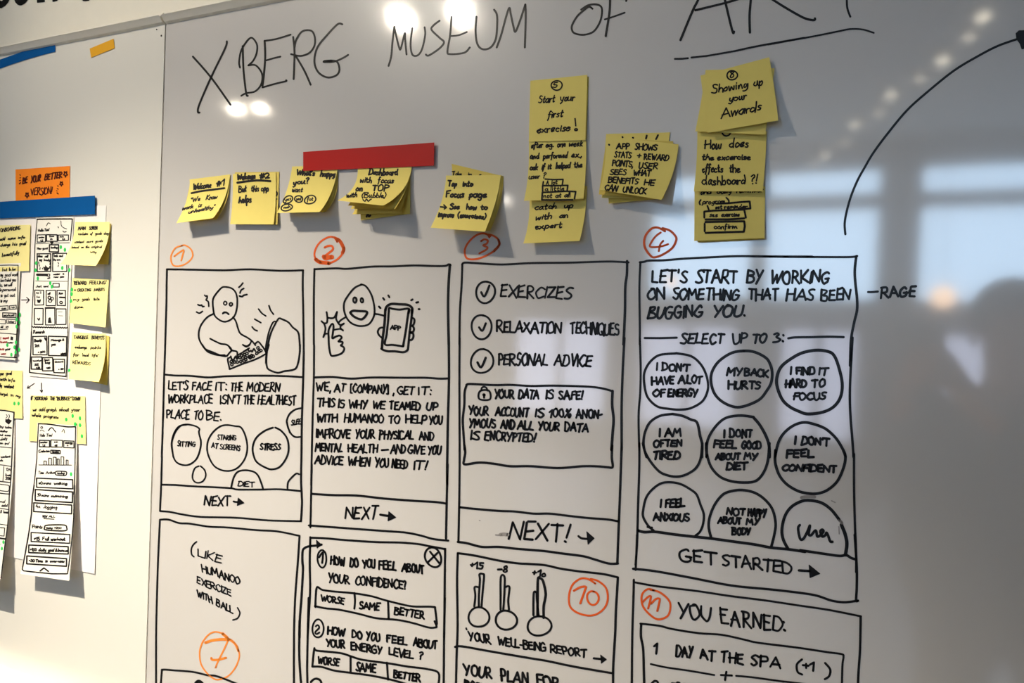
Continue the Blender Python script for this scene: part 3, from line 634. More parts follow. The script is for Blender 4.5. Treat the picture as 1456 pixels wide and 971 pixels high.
# ---------------- screen 8
t = screen('drawn phone screen asking about confidence and energy level'); on(B0)
at(425, 750, 6.196)
S("105,90 240,95 430,112 690,128 900,132 1050,145 1140,162 1290,190", 2.8); S("100,85 95,300 98,560 85,800 76,970", 2.8); S("1288,188 1285,400 1282,700 1278,970", 2.9)
S("200,150 150,158 90,165 50,180 32,210 30,300 35,380 22,620 8,800 5,970", 3.0); FILL("155,112 198,152 160,180")
at(425, 850, 6.196); S("85,0 78,300 72,600 75,770", 2.8); S("1285,0 1278,400 1275,770", 2.9); S("5,200 2,450 8,620 20,770", 3.0)
at(425, 750, 6.196); S("145,700 148,600 160,525 210,550 330,565 480,578 640,605 760,640 900,675 1010,695 1180,698 1200,720 1215,850", 2.7); S("140,692 240,712 345,722 520,758 680,798 860,812 1000,840 1140,880 1200,880 1212,870 1195,825", 2.7); S("488,575 494,650 488,715", 2.6); S("785,650 790,805", 2.8)
at(425, 850, 6.196); S("118,605 135,450 160,465 360,485 460,515 560,545 800,578 960,605 1120,625 1228,660 1228,770", 2.8); S("118,605 200,608 310,640 460,660 640,685 800,718 900,745 1000,775", 2.8); S("455,520 455,660", 2.8); S("775,570 785,720", 2.8)
EL(168, 270, 48, 82, 2.6); S("105,740 130,718 160,712 190,730 200,770", 3.0)
at(425, 750, 6.196); EL(203, 275, 40, 75, 2.6); EL(1182, 262, 70, 88, 3.0, rot=-.3); S("1155,212 1235,312", 2.8); S("1222,222 1140,302", 2.8)
part('outline', 'ink', t)
on(B0); CUR.split = True; at(425, 750, 6.196)
S("178,262 205,222 212,230 205,312", 2.6)
TX("HOW 278 410 DO 452 522 YOU 565 675 FEEL 705 858 ABOUT 910 1108", 325, 400, 70, 2.7, slant=0); TX("YOUR 262 450 CONFIDENCE? 500 960", 480, 545, 75, 2.5, slant=-.02)
TX("WORSE 198 402", 645, 675, 55, 2.4); TX("SAME 535 712", 712, 732, 58, 2.5); TX("BETTER 840 1110", 762, 805, 62, 2.6)
at(425, 850, 6.196); S("148,250 165,240 178,262 145,300 155,318 180,305", 2.4)
TX("HOW 255 408 DO 468 555 YOU 592 718 FEEL 775 960 ABOUT 1008 1222", 318, 452, 66, 2.7, slant=0); TX("YOUR 245 410 ENERGY 460 735 LEVEL 798 1012 ? 1060 1092", 425, 545, 66, 2.6, slant=0)
TX("WORSE 165 358", 580, 600, 62, 2.5); TX("SAME 502 680", 642, 655, 70, 2.6); TX("BETTER 835 1075", 702, 738, 62, 2.8)
part('lettering', 'ink', t)

# ---------------- screen 10
t = screen('drawn phone screen with three thermometers above a plan'); on(B0)
at(640, 760, 4.604)
S("50,122 130,132 200,145 320,170 440,188 520,192 620,200 720,222 840,240 1000,258 1098,280", 3.0); S("50,122 45,300 48,500 48,640 42,800 38,990", 3.0); S("1098,280 1085,500 1080,650 1068,850 1066,990", 3.2); S("32,735 80,732 250,762 500,805 640,828 800,862 1065,908", 3.0)
part('outline', 'ink', t)
on(B0); at(640, 760, 4.604)
S("158,470 165,400 160,345 188,345", 2.8); S("188,470 188,400 195,300 192,260 215,258 222,270 215,350 205,470", 2.8); EL(188, 540, 66, 66, 3.0, rot=.5)
S("330,492 330,400 332,278 356,278 355,380 348,490", 2.8); S("358,345 388,343 380,430 385,490", 2.8); EL(367, 560, 68, 64, 3.2)
S("545,528 545,450 548,380 565,380 568,420 578,530", 3.0); S("572,530 572,400 575,290 590,286 608,305 625,380 622,420 612,470 612,545", 3.4); EL(584, 598, 80, 62, 3.0)
S("940,810 990,815", 3.0); FILL("985,788 1022,816 990,842"); SL("105,612 108,622", 2.2)
part('sketch', 'ink', t)
on(B0); CUR.split = True; at(640, 760, 4.604)
TX("+15 132 215", 218, 225, 40, 2.5); TX("-8 312 382", 245, 248, 40, 2.6); TX("+16 538 632", 268, 278, 40, 2.6)
TX("YOUR 125 270 WELL-BEING 318 635 REPORT 660 900", 692, 805, 52, 2.6, slant=-.08); TX("YOUR 92 280 PLAN 335 515 FOR 565 720", 918, 1010, 70, 3.2, slant=-.05)
TX("BODY 95 240", 1000, 1030, 50, 3.0)
part('lettering', 'ink', t)

# ---------------- screen 11
t = screen('drawn phone screen listing earned rewards'); on(B0)
at(900, 760, 4.282)
S("5,290 130,312 260,328 400,345 600,375 800,400 1000,430 1200,460 1388,498", 2.8); S("5,275 2,400 -5,640 -8,990", 3.0); S("1386,498 1382,700 1372,850 1368,990", 3.2)
S("45,542 160,555 240,575 400,600 540,610 680,640 760,658 1000,688 1180,715 1270,728 1282,745 1275,800 1270,990", 2.8); S("50,545 48,620 62,700 66,850 70,990", 3.2)
S("108,788 200,808 350,830 495,855", 2.6); S("628,860 720,868 900,892 1050,910", 2.6); SL("535,855 602,858", 2.8); SL("568,835 560,885", 2.8); S("115,905 130,892 148,895 155,920", 3.0); TX("FREE 230 380", 958, 985, 60, 3)
part('outline', 'ink', t)
on(B0); CUR.split = True; at(900, 760, 4.282)
TX("YOU 278 485 EARNED: 535 940", 505, 595, 88, 3.1, slant=-.05)
TX("1 128 185 DAY 265 365 AT 408 500 THE 535 675 SPA 715 910", 722, 818, 62, 3.1, slant=0); S("1028,760 998,790 1002,835 1030,852", 2.9); S("1170,782 1200,820 1195,860 1168,880", 3.0); TX("+1 1035 1145", 822, 838, 50, 3.0)
part('lettering', 'ink', t)

# ---------------- orange numbers
def number(m, label):
    part('circled_number', m, bR, label)
on(B0); at(220, 340, 6.067); S("240,55 180,75 145,130 140,180 160,225 210,232 270,210 315,170 328,130 310,85 260,52 225,60", 1.9); S("168,148 205,120 245,95 250,105 240,140 228,185", 2.1); number('amber_ink', 'thin orange circled one')
on(B0); at(430, 330, 6.067); S("300,85 270,45 220,45 160,80 120,130 103,190 115,235", 2.4); S("115,235 160,262 230,268 300,235 345,185 358,140 330,85 290,50 255,42", 2.6); S("115,235 150,258 230,268", 5); S("345,180 355,140 325,80 300,60", 4.5); S("192,132 225,118 255,122 262,150 220,185 185,210", 2.8); S("185,212 200,225 225,218 255,215", 6); number('orange_ink', 'orange circled two')
on(B0); at(650, 320, 5.71); S("270,90 220,68 160,80 100,130 65,190 65,245 90,275 160,275 230,250 300,210 340,165 335,120 290,85 240,75", 2.6); S("335,120 342,160 300,210", 3.2); S("195,130 220,115 248,125 240,150 212,165 245,180 235,200 180,230", 2.6); S("250,80 262,100", 2.4); number('orange_ink', 'orange circled three')
on(B0); at(900, 320, 5.71); S("260,50 200,20 150,30 105,80 90,140 105,200 150,255 185,260 250,235 320,185 350,125 345,90 300,45 240,25", 3.0); S("225,60 180,95 138,160 150,178 220,175 285,155", 2.6); S("245,128 220,160 210,212", 2.6); number('orange_ink', 'orange circled four')
on(B0); at(205, 900, 6.196); S("730,40 690,5 620,-10 560,20 510,90 488,170 500,270 550,350 620,405 680,405 750,370 810,290 838,200 820,120 780,70 730,40", 2.0); S("690,5 730,40", 4); S("740,50 800,95 830,160", 3); S("540,85 600,65 680,55 742,58", 3.6); S("742,58 700,150 650,250 628,305", 2.2); S("592,220 600,235 650,235 720,218", 3.0); number('amber_ink', 'orange circled seven')
on(B0); at(640, 760, 4.604); S("950,320 900,290 850,290 800,330 778,400 785,470 830,510 900,530 960,520 1010,480 1032,420 1020,350 970,305 920,290", 2.6); S("810,368 850,345 888,342 880,370 852,450", 2.9); EL(934, 415, 38, 45, 2.9); number('orange_ink', 'orange circled ten')
on(B0); at(900, 760, 4.282); S("130,340 90,332 55,365 55,420 80,465 130,508 170,515 215,490 228,430 210,390 160,350 105,335", 2.7); S("60,410 88,382 108,375 105,400 92,450", 2.8); S("110,420 140,392 162,392 158,420 148,465", 2.8); number('orange_ink', 'orange circled eleven')
# ============================================================ STICKY NOTES, PAPERS, TAPES
def PTS(s): return [(OX+x/SC, OY+y/SC) for x, y in _parse(s)]
def NOTE(label, corners, lift=(0, 0), base=0.0006, m='note', ml=None, mr=None, pw=2.0, name='sticky_note', cat='sticky note', group=None, nu=8, nv=12, parent=None):
    c = PTS(corners)
    sh = Sheet(*c, base=base, lift=lift, pw=pw, ml=PTS(ml)[0] if ml else None, mr=PTS(mr)[0] if mr else None)
    o = sh.build(name, M[m], nu=nu, nv=nv, label=label, cat=cat, **({'group': group} if group else {}))
    return o, sh
def pen(o, m='ink_pen', name='handwriting', label=None):
    i = CUR.build(name, m)
    i.parent = o; i.matrix_parent_inverse = o.matrix_world.inverted()
    if label: i['label'] = label
NG = 'yellow sticky notes on the right-hand board'
# --- note 1
at(230, 180, 5.393)
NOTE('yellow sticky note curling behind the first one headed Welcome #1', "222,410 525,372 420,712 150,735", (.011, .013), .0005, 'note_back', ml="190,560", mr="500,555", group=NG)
o, sh = NOTE('yellow sticky note headed Welcome #1, leftmost, its lower edge lifting off', "213,405 525,366 392,702 112,740", (.019, .019), .0015, ml="192,560", mr="480,555", group=NG)
on(sh); TX("Welcome 238 382 #1 420 482", 486, 450, 46, 2.0, slant=.1); S("228,510 300,495 400,482 480,472", 2.6)
TX('"We 222 295 Know 340 425', 580, 548, 34, 2.0, slant=.2); TX("work 158 240 is 280 312", 638, 612, 30, 2.0, slant=.3); TX('unhealthy" 205 410', 668, 625, 30, 2.0, slant=.35); pen(o)
# --- note 2
NOTE('yellow sticky note mostly hidden behind the one headed Welcome #2', "560,350 902,346 886,752 560,745", (.002, .004), .0005, 'note_back', group=NG)
o, sh = NOTE('yellow sticky note headed Welcome #2, hanging nearly flat', "545,362 875,352 857,750 524,748", (.006, .006), .0015, ml="542,560", mr="874,560", group=NG)
on(sh); TX("Welcome 580 718 #2 752 828", 405, 395, 42, 2.6, slant=.05); S("580,430 650,420 740,412 832,418", 3.0)
TX("But 592 648 this 685 745 app 762 820", 500, 492, 48, 2.0); TX("helps 592 688", 585, 580, 52, 2.4); pen(o)
on(Sheet(*PTS("560,350 902,346 886,752 560,745"), base=.0005, lift=(.002,.004))); S("868,495 880,500 884,520 866,540", 1.8); S("866,555 882,555", 1.8); pen(bpy.data.objects['sticky_note.002'])
# --- note 3 stack
a3 = [("1000,330 1350,355 1256,652 905,655", (.012, .012), .0004, "965,510", "1332,530"), ("1002,330 1350,352 1240,655 900,662", (.016, .016), .0012, "960,500", "1318,520")]
for k, (c, l, b, ml, mr) in enumerate(a3):
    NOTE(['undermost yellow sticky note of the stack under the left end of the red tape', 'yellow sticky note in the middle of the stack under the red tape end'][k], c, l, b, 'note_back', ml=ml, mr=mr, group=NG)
o, sh = NOTE("yellow sticky note asking What's happy, tucked under the left end of the red tape", "1000,305 1352,300 1210,655 882,662", (.022, .022), .0022, ml="958,490", mr="1302,500", group=NG)
on(sh); TX("What's 1035 1175 happy 1218 1330", 368, 385, 42, 2.5, slant=.1); TX("you? 1008 1130", 448, 432, 44, 2.3, slant=.15); TX("want 998 1078", 502, 498, 36, 2.1, slant=.2)
EL(968, 560, 38, 26, 2.0, rot=-.5); EL(1050, 555, 32, 24, 2.0); EL(1138, 560, 46, 30, 2.0, rot=-.3); EL(958, 620, 42, 26, 2.0, rot=-.2)
TX("yes 945 992", 570, 562, 26, 1.6); TX("sad 1030 1068", 566, 562, 26, 1.7); TX("fat 1115 1160", 572, 566, 30, 1.8); TX("meh 935 985", 630, 624, 24, 1.7); pen(o)
# --- note 4 stack
at(480, 180, 5.393)
st4 = [("155,345 556,330 555,668 178,718", (.004, .004), .0004, None, "558,500", 'undermost yellow sticky note, flattest of the fanned stack under the red tape'),
       ("155,345 550,330 490,665 112,672", (.010, .010), .0010, "150,560", "538,500", 'second sticky note from the bottom of the fanned stack under the red tape'),
       ("155,345 552,325 482,640 100,630", (.016, .016), .0016, "140,520", "535,480", 'third sticky note from the bottom of the fanned stack under the red tape'),
       ("155,345 560,320 440,632 78,605", (.024, .024), .0022, "130,500", "528,470", 'sticky note just beneath the top one of the fanned stack under the red tape')]
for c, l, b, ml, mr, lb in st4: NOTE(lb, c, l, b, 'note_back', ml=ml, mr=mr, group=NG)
o, sh = NOTE('yellow sticky note reading Dashboard with focus on TOP, top of the fanned stack', "155,322 568,308 350,606 -2,566", (.036, .036), .0028, ml="118,468", mr="505,478", group=NG)
on(sh); TX("Dashboard 238 465", 368, 372, 46, 2.4, slant=.15); TX("with 172 262 focus 310 430", 428, 432, 42, 2.2, slant=.15); TX("on 142 190 TOP 260 392", 490, 494, 44, 2.4, slant=.2); TX("with 68 150 (Bubble) 185 372", 540, 545, 36, 2.2, slant=.25); S("195,560 210,572 222,556 235,572 250,560 258,556", 1.8); pen(o)
on(Sheet(*PTS("155,345 556,330 555,668 178,718"), base=.0004, lift=(.004, .004), mr=PTS("558,500")[0])); S("222,690 232,672 240,688 252,680", 2.6); pen(bpy.data.objects['sticky_note.007'])
# --- note 5 stack
o, sh = NOTE('yellow sticky note slanting out above the one reading Tap into Focus page', "875,285 1272,380 1168,802 900,760", (.014, .018), .0005, 'note_back', mr="1245,590", group=NG)
on(sh); TX("Take 880 950 in 1000 1030 a 1085 1100", 372, 384, 30, 2.2); pen(o)
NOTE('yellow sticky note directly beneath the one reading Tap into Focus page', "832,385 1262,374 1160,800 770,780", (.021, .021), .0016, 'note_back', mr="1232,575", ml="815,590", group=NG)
o, sh = NOTE('yellow sticky note reading Tap into Focus page', "832,375 1252,372 1130,806 713,775", (.027, .027), .0026, ml="798,570", mr="1212,575", group=NG)
on(sh); TX("Tap 845 915 into 960 1035", 458, 458, 44, 2.5, slant=.1); TX("Focus 828 970 page 1008 1142", 540, 545, 50, 2.6, slant=.12); SL("790,615 830,620", 2.2); SL("815,600 835,620 818,632", 2.0); TX("See 860 935 how 988 1068 to 1098 1148", 632, 636, 40, 2.6, slant=.1); TX("improve 772 892 (exercises) 922 1140", 690, 708, 38, 2.5, slant=.15); pen(o)
# --- column left
at(730, 100, 7.469)
NOTE('yellow sticky note hidden behind the one headed with a circled five', "195,115 800,68 775,735 180,750", (.001, .002), .0004, 'note_back', group=NG)
o, sh = NOTE('yellow sticky note with a circled five reading Start your first exercise!', "180,110 785,48 765,742 163,758", (.002, .003), .0016, group=NG)
on(sh); EL(460, 160, 56, 52, 2.0); TX("5 425 490", 185, 185, 55, 1.8); TX("Start 262 440 your 500 650", 345, 320, 78, 2.0, slant=.15); TX("first 365 525", 505, 492, 80, 2.0, slant=.15); TX("exrecise 252 610", 668, 635, 75, 2.2, slant=.15); SL("655,512 662,590", 1.8); EL(665, 630, 14, 10, 2.2); pen(o)
at(730, 220, 7.469)
o, sh = NOTE('yellow sticky note reading catch up with an expert, lowest of its column', "172,420 782,330 703,915 105,942", (.012, .014), .0006, ml="160,700", mr="758,640", group=NG)
on(sh); TX("catch 228 470 up 540 628", 585, 560, 62, 2.1, slant=.25); TX("with 235 435 an 490 625", 690, 665, 62, 2.1, slant=.2); TX("expert 232 560", 790, 770, 66, 2.1, slant=.15); pen(o)
o, sh = NOTE('densely written yellow sticky note with three boxed answers, middle of its column', "165,-140 772,-150 742,465 112,490", (.007, .009), .0024, ml="155,200", mr="768,160", group=NG)
on(sh)
TX("after 188 312 eg. 345 425 one 468 552 week 592 735", -72, -95, 62, 2.0, slant=.12); TX("and 175 272 performed 318 580 ex., 620 725", 45, 25, 60, 2.1, slant=.12); TX("ask 178 258 if 302 328 it 368 402 helped 450 608 the 645 728", 162, 132, 60, 2.2, slant=.1); TX("user 165 280 ? 315 340", 255, 245, 52, 2.2, slant=.1)
SL("338,258 430,265 528,262 518,322", 2.0); SL("318,285 312,325", 2.0); S("312,328 440,328 578,325 570,385", 2.2, smooth=False); SL("310,330 310,400 570,388 662,392 648,468", 2.2); SL("308,400 302,478 420,480 630,478", 2.4); TX("A 345 372 lot 405 465", 320, 310, 45, 1.9); TX("a 338 365 little 395 540", 385, 380, 48, 2.0); TX("not 322 410 at 450 505 all 545 605", 458, 450, 48, 2.1); pen(o)
# --- app shows
at(850, 170, 7.469)
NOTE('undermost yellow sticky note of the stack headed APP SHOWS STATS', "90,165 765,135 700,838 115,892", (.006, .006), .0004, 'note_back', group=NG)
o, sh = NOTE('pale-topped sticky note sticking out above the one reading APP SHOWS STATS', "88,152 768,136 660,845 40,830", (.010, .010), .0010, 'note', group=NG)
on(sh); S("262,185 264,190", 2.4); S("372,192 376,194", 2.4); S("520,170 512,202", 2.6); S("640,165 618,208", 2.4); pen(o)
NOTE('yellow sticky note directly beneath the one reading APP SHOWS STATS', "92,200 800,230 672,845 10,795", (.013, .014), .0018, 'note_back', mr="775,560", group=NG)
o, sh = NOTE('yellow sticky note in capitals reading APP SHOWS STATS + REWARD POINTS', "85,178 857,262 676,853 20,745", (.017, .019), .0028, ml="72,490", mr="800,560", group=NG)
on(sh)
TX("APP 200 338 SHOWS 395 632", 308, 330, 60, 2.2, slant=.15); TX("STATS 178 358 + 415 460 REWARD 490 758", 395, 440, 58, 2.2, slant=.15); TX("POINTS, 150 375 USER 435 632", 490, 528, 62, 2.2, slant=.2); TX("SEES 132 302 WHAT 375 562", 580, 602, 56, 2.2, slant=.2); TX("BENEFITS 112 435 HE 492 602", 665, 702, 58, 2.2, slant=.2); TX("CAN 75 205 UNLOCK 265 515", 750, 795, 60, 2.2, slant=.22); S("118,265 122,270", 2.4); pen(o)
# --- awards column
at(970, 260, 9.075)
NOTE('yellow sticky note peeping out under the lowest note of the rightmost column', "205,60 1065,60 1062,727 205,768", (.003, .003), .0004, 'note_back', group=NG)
o, sh = NOTE('yellow sticky note with boxes see exercise and confirm, lowest of the rightmost column', "160,50 1070,45 1063,712 155,750", (.006, .006), .0012, group=NG)
on(sh); TX("and 235 375 daily 450 640 reminder 700 1050", 145, 115, 62, 2.4, slant=.1); S("240,220 222,250 230,280", 2.2); TX("program 262 560", 275, 262, 60, 2.2, slant=.15); S("568,190 600,225 600,260", 2.2)
SL("325,295 345,350", 2.2); SL("440,268 600,262 780,245 870,240 880,330 760,340", 2.6); TX("set 430 515 reminder 545 845", 335, 325, 52, 2.3); SL("285,448 285,370 400,358 800,345 822,448", 2.6); SL("302,472 600,470 800,458", 2.8); TX("see 355 460 exercise 510 745", 438, 432, 58, 2.3)
SL("290,525 290,625", 2.6); SL("300,505 800,495 808,560 795,630 302,645", 2.8); TX("confirm 415 712", 592, 590, 62, 2.4); pen(o)
at(970, 180, 9.075)
o, sh = NOTE('yellow sticky note asking how the exercise effects the dashboard', "195,40 1090,60 1040,836 148,836", (.004, .005), .0022, ml="185,450", mr="1072,450", group=NG)
on(sh); EL(570, 80, 50, 40, 2.2); TX("How 290 505 does 615 860", 285, 262, 115, 2.3, slant=.02); TX("the 258 405 excercise 458 890", 430, 425, 78, 2.3, slant=.05); TX("effects 258 530 the 610 745", 585, 590, 100, 2.3, slant=.02); TX("dashboard 262 835 ?! 890 975", 755, 738, 115, 2.3, slant=0); pen(o)
at(780, 0, 4)
NOTE('yellow sticky note turned slightly clockwise beneath the one about awards', "893,398 1285,388 1232,766 834,747", (.004, .006), .0032, 'note', group=NG, ml="870,560")
o, sh = NOTE('yellow sticky note reading Showing up your Awards, tilted, top of the rightmost column', "864,430 1255,325 1306,685 905,756", (.006, .011), .0042, group=NG, mr="1285,510")
at(970, 80, 9.075); on(sh); EL(645, 245, 66, 60, 2.2, rot=-.3); TX("8 610 670", 280, 270, 80, 2.0); TX("Showing 385 855 up 930 1045", 480, 370, 105, 2.2, slant=.05); TX("your 610 830", 580, 550, 90, 2.2); TX("Awards 500 1030", 800, 690, 120, 2.3, slant=.05); pen(o)

# ---------------- tapes
def TAPE(label, corners, base, m, ml=None, mr=None, n=16, name='tape_strip'):
    c = PTS(corners); return NOTE(label, corners, (0, 0), base, m, name=name, cat='tape', nu=n, nv=2)[0]
at(0, 0, 1)
TAPE('broad strip of red tape holding sticky notes on the right-hand board', "431,216 617.5,202.5 617,235.5 431,243", .0040, 'red_tape')
TAPE('broad strip of blue tape across the top of the paper sketches', "-260,304 135,278 135,304.5 -260,322", .0034, 'blue_tape')
TAPE('short piece of amber tape near the top of the left board', "127.5,69 161.5,55 163,68.5 129.5,82", .0006, 'amber_tape', n=4)
# bent strip at the upper left
def bent():
    up = [(-60, 103), (0, 84.5), (30, 74), (55, 66), (78.5, 60.5)]; dn = [(-60, 122), (0, 97.5), (30, 87), (55, 79.5), (78.5, 73.5)]
    up, dn = catmull(up, 4), catmull(dn, 4); n = len(up)
    vs = [unproj(x, y, .0011) for x, y in up]+[unproj(x, y, .0011) for x, y in dn]+[unproj(x, y, .0003) for x, y in up]+[unproj(x, y, .0003) for x, y in dn]
    fs = []
    for i in range(n-1): fs += [(i, n+i, n+i+1, i+1), (2*n+i, 2*n+i+1, 3*n+i+1, 3*n+i), (i, i+1, 2*n+i+1, 2*n+i), (n+i, 3*n+i, 3*n+i+1, n+i+1)]
    fs += [(0, 2*n, 3*n, n), (n-1, 2*n-1, 4*n-1, 3*n-1)]
    mesh_obj('tape_strip', vs, fs, M['blue_tape'], label='blue tape strip slanting up to the rail at the far upper left', cat='tape')
bent()

# ---------------- left board: papers
o_big, big = NOTE('large white paper sheet under the blue tape, backing the sketches', "-300,300 151,292 134.5,816 -300,728", (.0008, .0008), .0004, 'paper', name='paper_sheet', cat='paper', nu=12, nv=12)
on(big); at(0, 340, 7.28)
SL("222,630 300,628", 1.2); SL("275,602 304,628 275,660", 1.2)
at(0, 460, 7.28); SL("355,620 285,668", 1.1); SL("292,645 283,670 310,668", 1.1); SL("428,615 430,710", 1.1); SL("416,690 431,712 440,692", 1.2)
pen(o_big, name='drawn_arrows')
# orange note
at(0, 220, 7.28)
o, sh = NOTE('orange sticky note reading BE YOUR BETTER VERSION! above the blue tape', "160,152 724,116 718,540 162,560", (0, 0), .0005, 'orange_note')
on(sh); TX("BE 235 282 YOUR 318 420 BETTER 462 645", 298, 235, 62, 1.9, slant=.1); TX("VERSION! 318 545", 422, 402, 68, 1.5, slant=.08)
for x, y, r in ((678, 200, 22), (635, 300, 17), (280, 418, 20)):
    P = [(x+r*math.cos(a)*(1 if i % 2 else .5), y+r*1.4*math.sin(a)*(1 if i % 2 else .5)) for i in range(11) for a in [i*math.pi/5-.3]]
    S(P, 1.6, smooth=False)
SL("200,300 212,288", 1.5); SL("200,268 212,265", 1.5); SL("205,240 215,238", 1.2); SL("205,208 212,212", 1.2); SL("597,322 603,325", 1.4); SL("592,350 602,356", 1.4); SL("590,395 602,405", 1.4); SL("585,372 590,375", 1.2)
pen(o, 'ink_brown')
NL = 'yellow sticky notes on the left board'
# onboarding note, partly outside the frame
at(0, 290, 6.935)
o, sh = NOTE('yellow sticky note headed ONBOARDING, cut by the left edge of the photo', "-260,215 300,205 285,660 -260,670", (.001, .001), .0022, 'note_pale', group=NL)
on(sh); TX("ONBOARDING 5 205", 275, 252, 34, 1.5); TX("add 0 48 some 78 152 info 178 248", 360, 338, 28, 1.5, slant=.1); TX("change 5 100 his 122 170 goal 190 255", 420, 402, 34, 1.4, slant=.1); TX("beautifully 20 190", 520, 495, 36, 1.4, slant=.15); pen(o)
# upper-left sketch card
o, sh = NOTE('white sketch card of a chat screen with red lower text, at the left photo edge', "-300,598 205,582 150,1540 -300,1500", (.002, .002), .0030, 'strip', name='sketch_card', cat='paper', nv=14)
on(sh); at(0, 340, 7.28)
SL("-80,272 100,268 188,270 185,500 182,700 178,960", 1.1)
for k, (w_, y) in enumerate((("but 25 75 to 92 110 her 122 165", 330), ("my 5 30 goal 50 112 work 125 185", 385), ("best 5 60 what 68 115 you 125 165", 440), ("is, 0 25 we 45 75 will 85 125", 490), ("be 0 15 personal 25 165", 540), ("to 5 25 get 42 85 out 105 155", 598), ("to 5 20 my 35 75", 655))): TX(w_, y, y-5, 34, 1.3, slant=.1)
RC(-20, 695, 82, 740, 1.1, -6); RC(98, 690, 168, 728, 1.1, -6); TX("yes 15 65", 728, 724, 26, 1.3); TX("no 112 155", 716, 712, 26, 1.3); RC(28, 762, 165, 808, 1.3, 4); TX("workout 40 152", 798, 798, 26, 1.4); RC(-20, 830, 55, 872, 1.0, 4); RC(70, 828, 165, 868, 1.0, 6); TX("later 85 150", 862, 866, 22, 1.2); TX("add 5 30 on 60 90", 918, 914, 22, 1.2); SL("0,935 80,930", 1.1)
at(0, 460, 7.28); SL("0,98 90,104 172,112", 1.1); SL("178,0 172,112 165,240 150,355", 1.1); SL("0,342 90,350 170,352", 1.4); FILL("115,138 132,142 130,168 112,165")
TX("new 80 150", 205, 202, 22, 1.5); TX("your 55 108", 275, 272, 24, 1.2); pen(o)
on(sh); TX("I 5 10 want 30 92", 162, 158, 26, 1.3); TX("to 2 20 move 28 75", 200, 198, 22, 1.3); TX("is 2 15 it 22 40", 275, 274, 22, 1.3); TX("now 15 60", 322, 318, 20, 1.4); pen(o, 'ink_red', label='red handwriting')
# lower-left yellow note and its sketch strip
at(0, 460, 7.28)
o, sh = NOTE('pale yellow sticky note over the lower strip at the left photo edge', "-250,475 232,488 232,985 -250,960", (.001, .001), .0016, 'note_pale', group=NL)
on(sh); TX("your 0 40 goal 62 122", 532, 530, 34, 1.4); TX("with 0 70 info 85 155", 590, 602, 34, 1.4, slant=.1); TX("by 0 18 workout 45 145", 655, 672, 36, 1.5); TX("target 0 80 in 110 140 my 165 210", 738, 765, 30, 1.3, slant=.1); pen(o)
at(0, 570, 7.28)
o, sh = NOTE('tall sketch strip curling forward at the left photo edge', "-300,75 148,108 -25,2000 -420,1960", (.016, .024), .0026, 'strip', name='sketch_strip', cat='paper', mr="116,1000", ml="-330,1000", pw=2.4, nv=20)
on(sh); SL("-60,92 60,100 145,118 138,250 128,440 120,650 108,860 95,968", 1.6); S("65,140 75,160 62,178", 0.9); S("92,140 98,160 90,178", 0.9); FILL("60,190 75,196 88,186 100,198 118,205 105,220 90,240 72,225 58,215"); TX("by 2 35 take 52 120", 278, 285, 24, 1.4); TX("another 0 78", 318, 326, 20, 1.4); TX("cut 0 30 a 50 60 new 70 110", 360, 366, 22, 1.3); TX("daily 5 75", 408, 402, 28, 1.2); TX("on 0 30 pc! 52 95", 446, 450, 24, 1.3)
SL("0,475 60,480 115,486", 1.1); TX("workout 12 108", 588, 582, 20, 1.6); TX("ok 0 35", 622, 625, 20, 1.4); SL("0,660 60,668 112,678", 1.2); SL("40,680 30,830", 1.0); TX("124 62 110", 722, 726, 28, 1.2); TX("kcal 58 112", 775, 778, 24, 1.6); TX("35% 58 108", 815, 818, 26, 1.6); SL("0,832 110,845", 1.5); S("-20,860 80,872 95,890 90,930 60,935 -20,925", 1.2)
at(0, 690, 7.28); S("95,100 88,300 70,480 48,640 10,960", 1.5, smooth=True); SL("-20,78 40,86 102,90", 1.4); TX("no! 5 62", 178, 180, 26, 1.4); TX("add 18 75", 218, 220, 26, 1.6); SL("-20,232 88,252", 1.1); TX("5 5 15 kcal 38 85", 285, 290, 26, 1.7); SL("-20,398 75,412", 1.0); SL("-20,435 48,442 42,525 -20,520", 1.2); SL("-20,545 56,555", 2.2); pen(o)
# main-screen sketch strip
at(0, 220, 7.28)
o, sh = NOTE('narrow sketch strip of a main screen with small boxes, left of the curled notes', "375,652 762,642 688,2318 300,2290", (.0005, .0005), .0017, 'strip', name='sketch_strip', cat='paper', nv=10)
on(sh)
S("385,668 500,665 745,664", 1.8); S("385,668 370,820 360,968", 1.1); S("748,664 740,760 728,890", 1.3); S("630,685 638,740 690,768", 0.9); S("480,735 500,705 520,715", 0.9); S("600,745 605,755", 1.2); S("650,790 665,800 685,795", 1.2); TX("Hello 395 450 Tim! 458 510", 795, 788, 26, 1.4); RC(385, 830, 470, 905, 1.2, -2, 1); RC(480, 828, 592, 895, 1.5); RC(603, 832, 708, 888, 1.2, -3); TX("water 400 460", 862, 862, 18, 1.1); TX("time 508 560", 852, 850, 20, 1.1); TX("min 622 690", 855, 853, 18, 1.1); TX("1.2 415 448", 896, 895, 16, 1.1); TX("2h 518 545", 880, 880, 16, 1.1); TX("45 642 680", 880, 880, 16, 1.1)
SL("375,922 500,915 720,910", 0.8); FILL("522,905 550,905 536,925"); RC(512, 932, 606, 1005, 1.7); TX("New 385 430 goal 440 495", 980, 978, 22, 1.3); TX("today 525 598", 968, 968, 20, 1.5)
at(0, 340, 7.28)
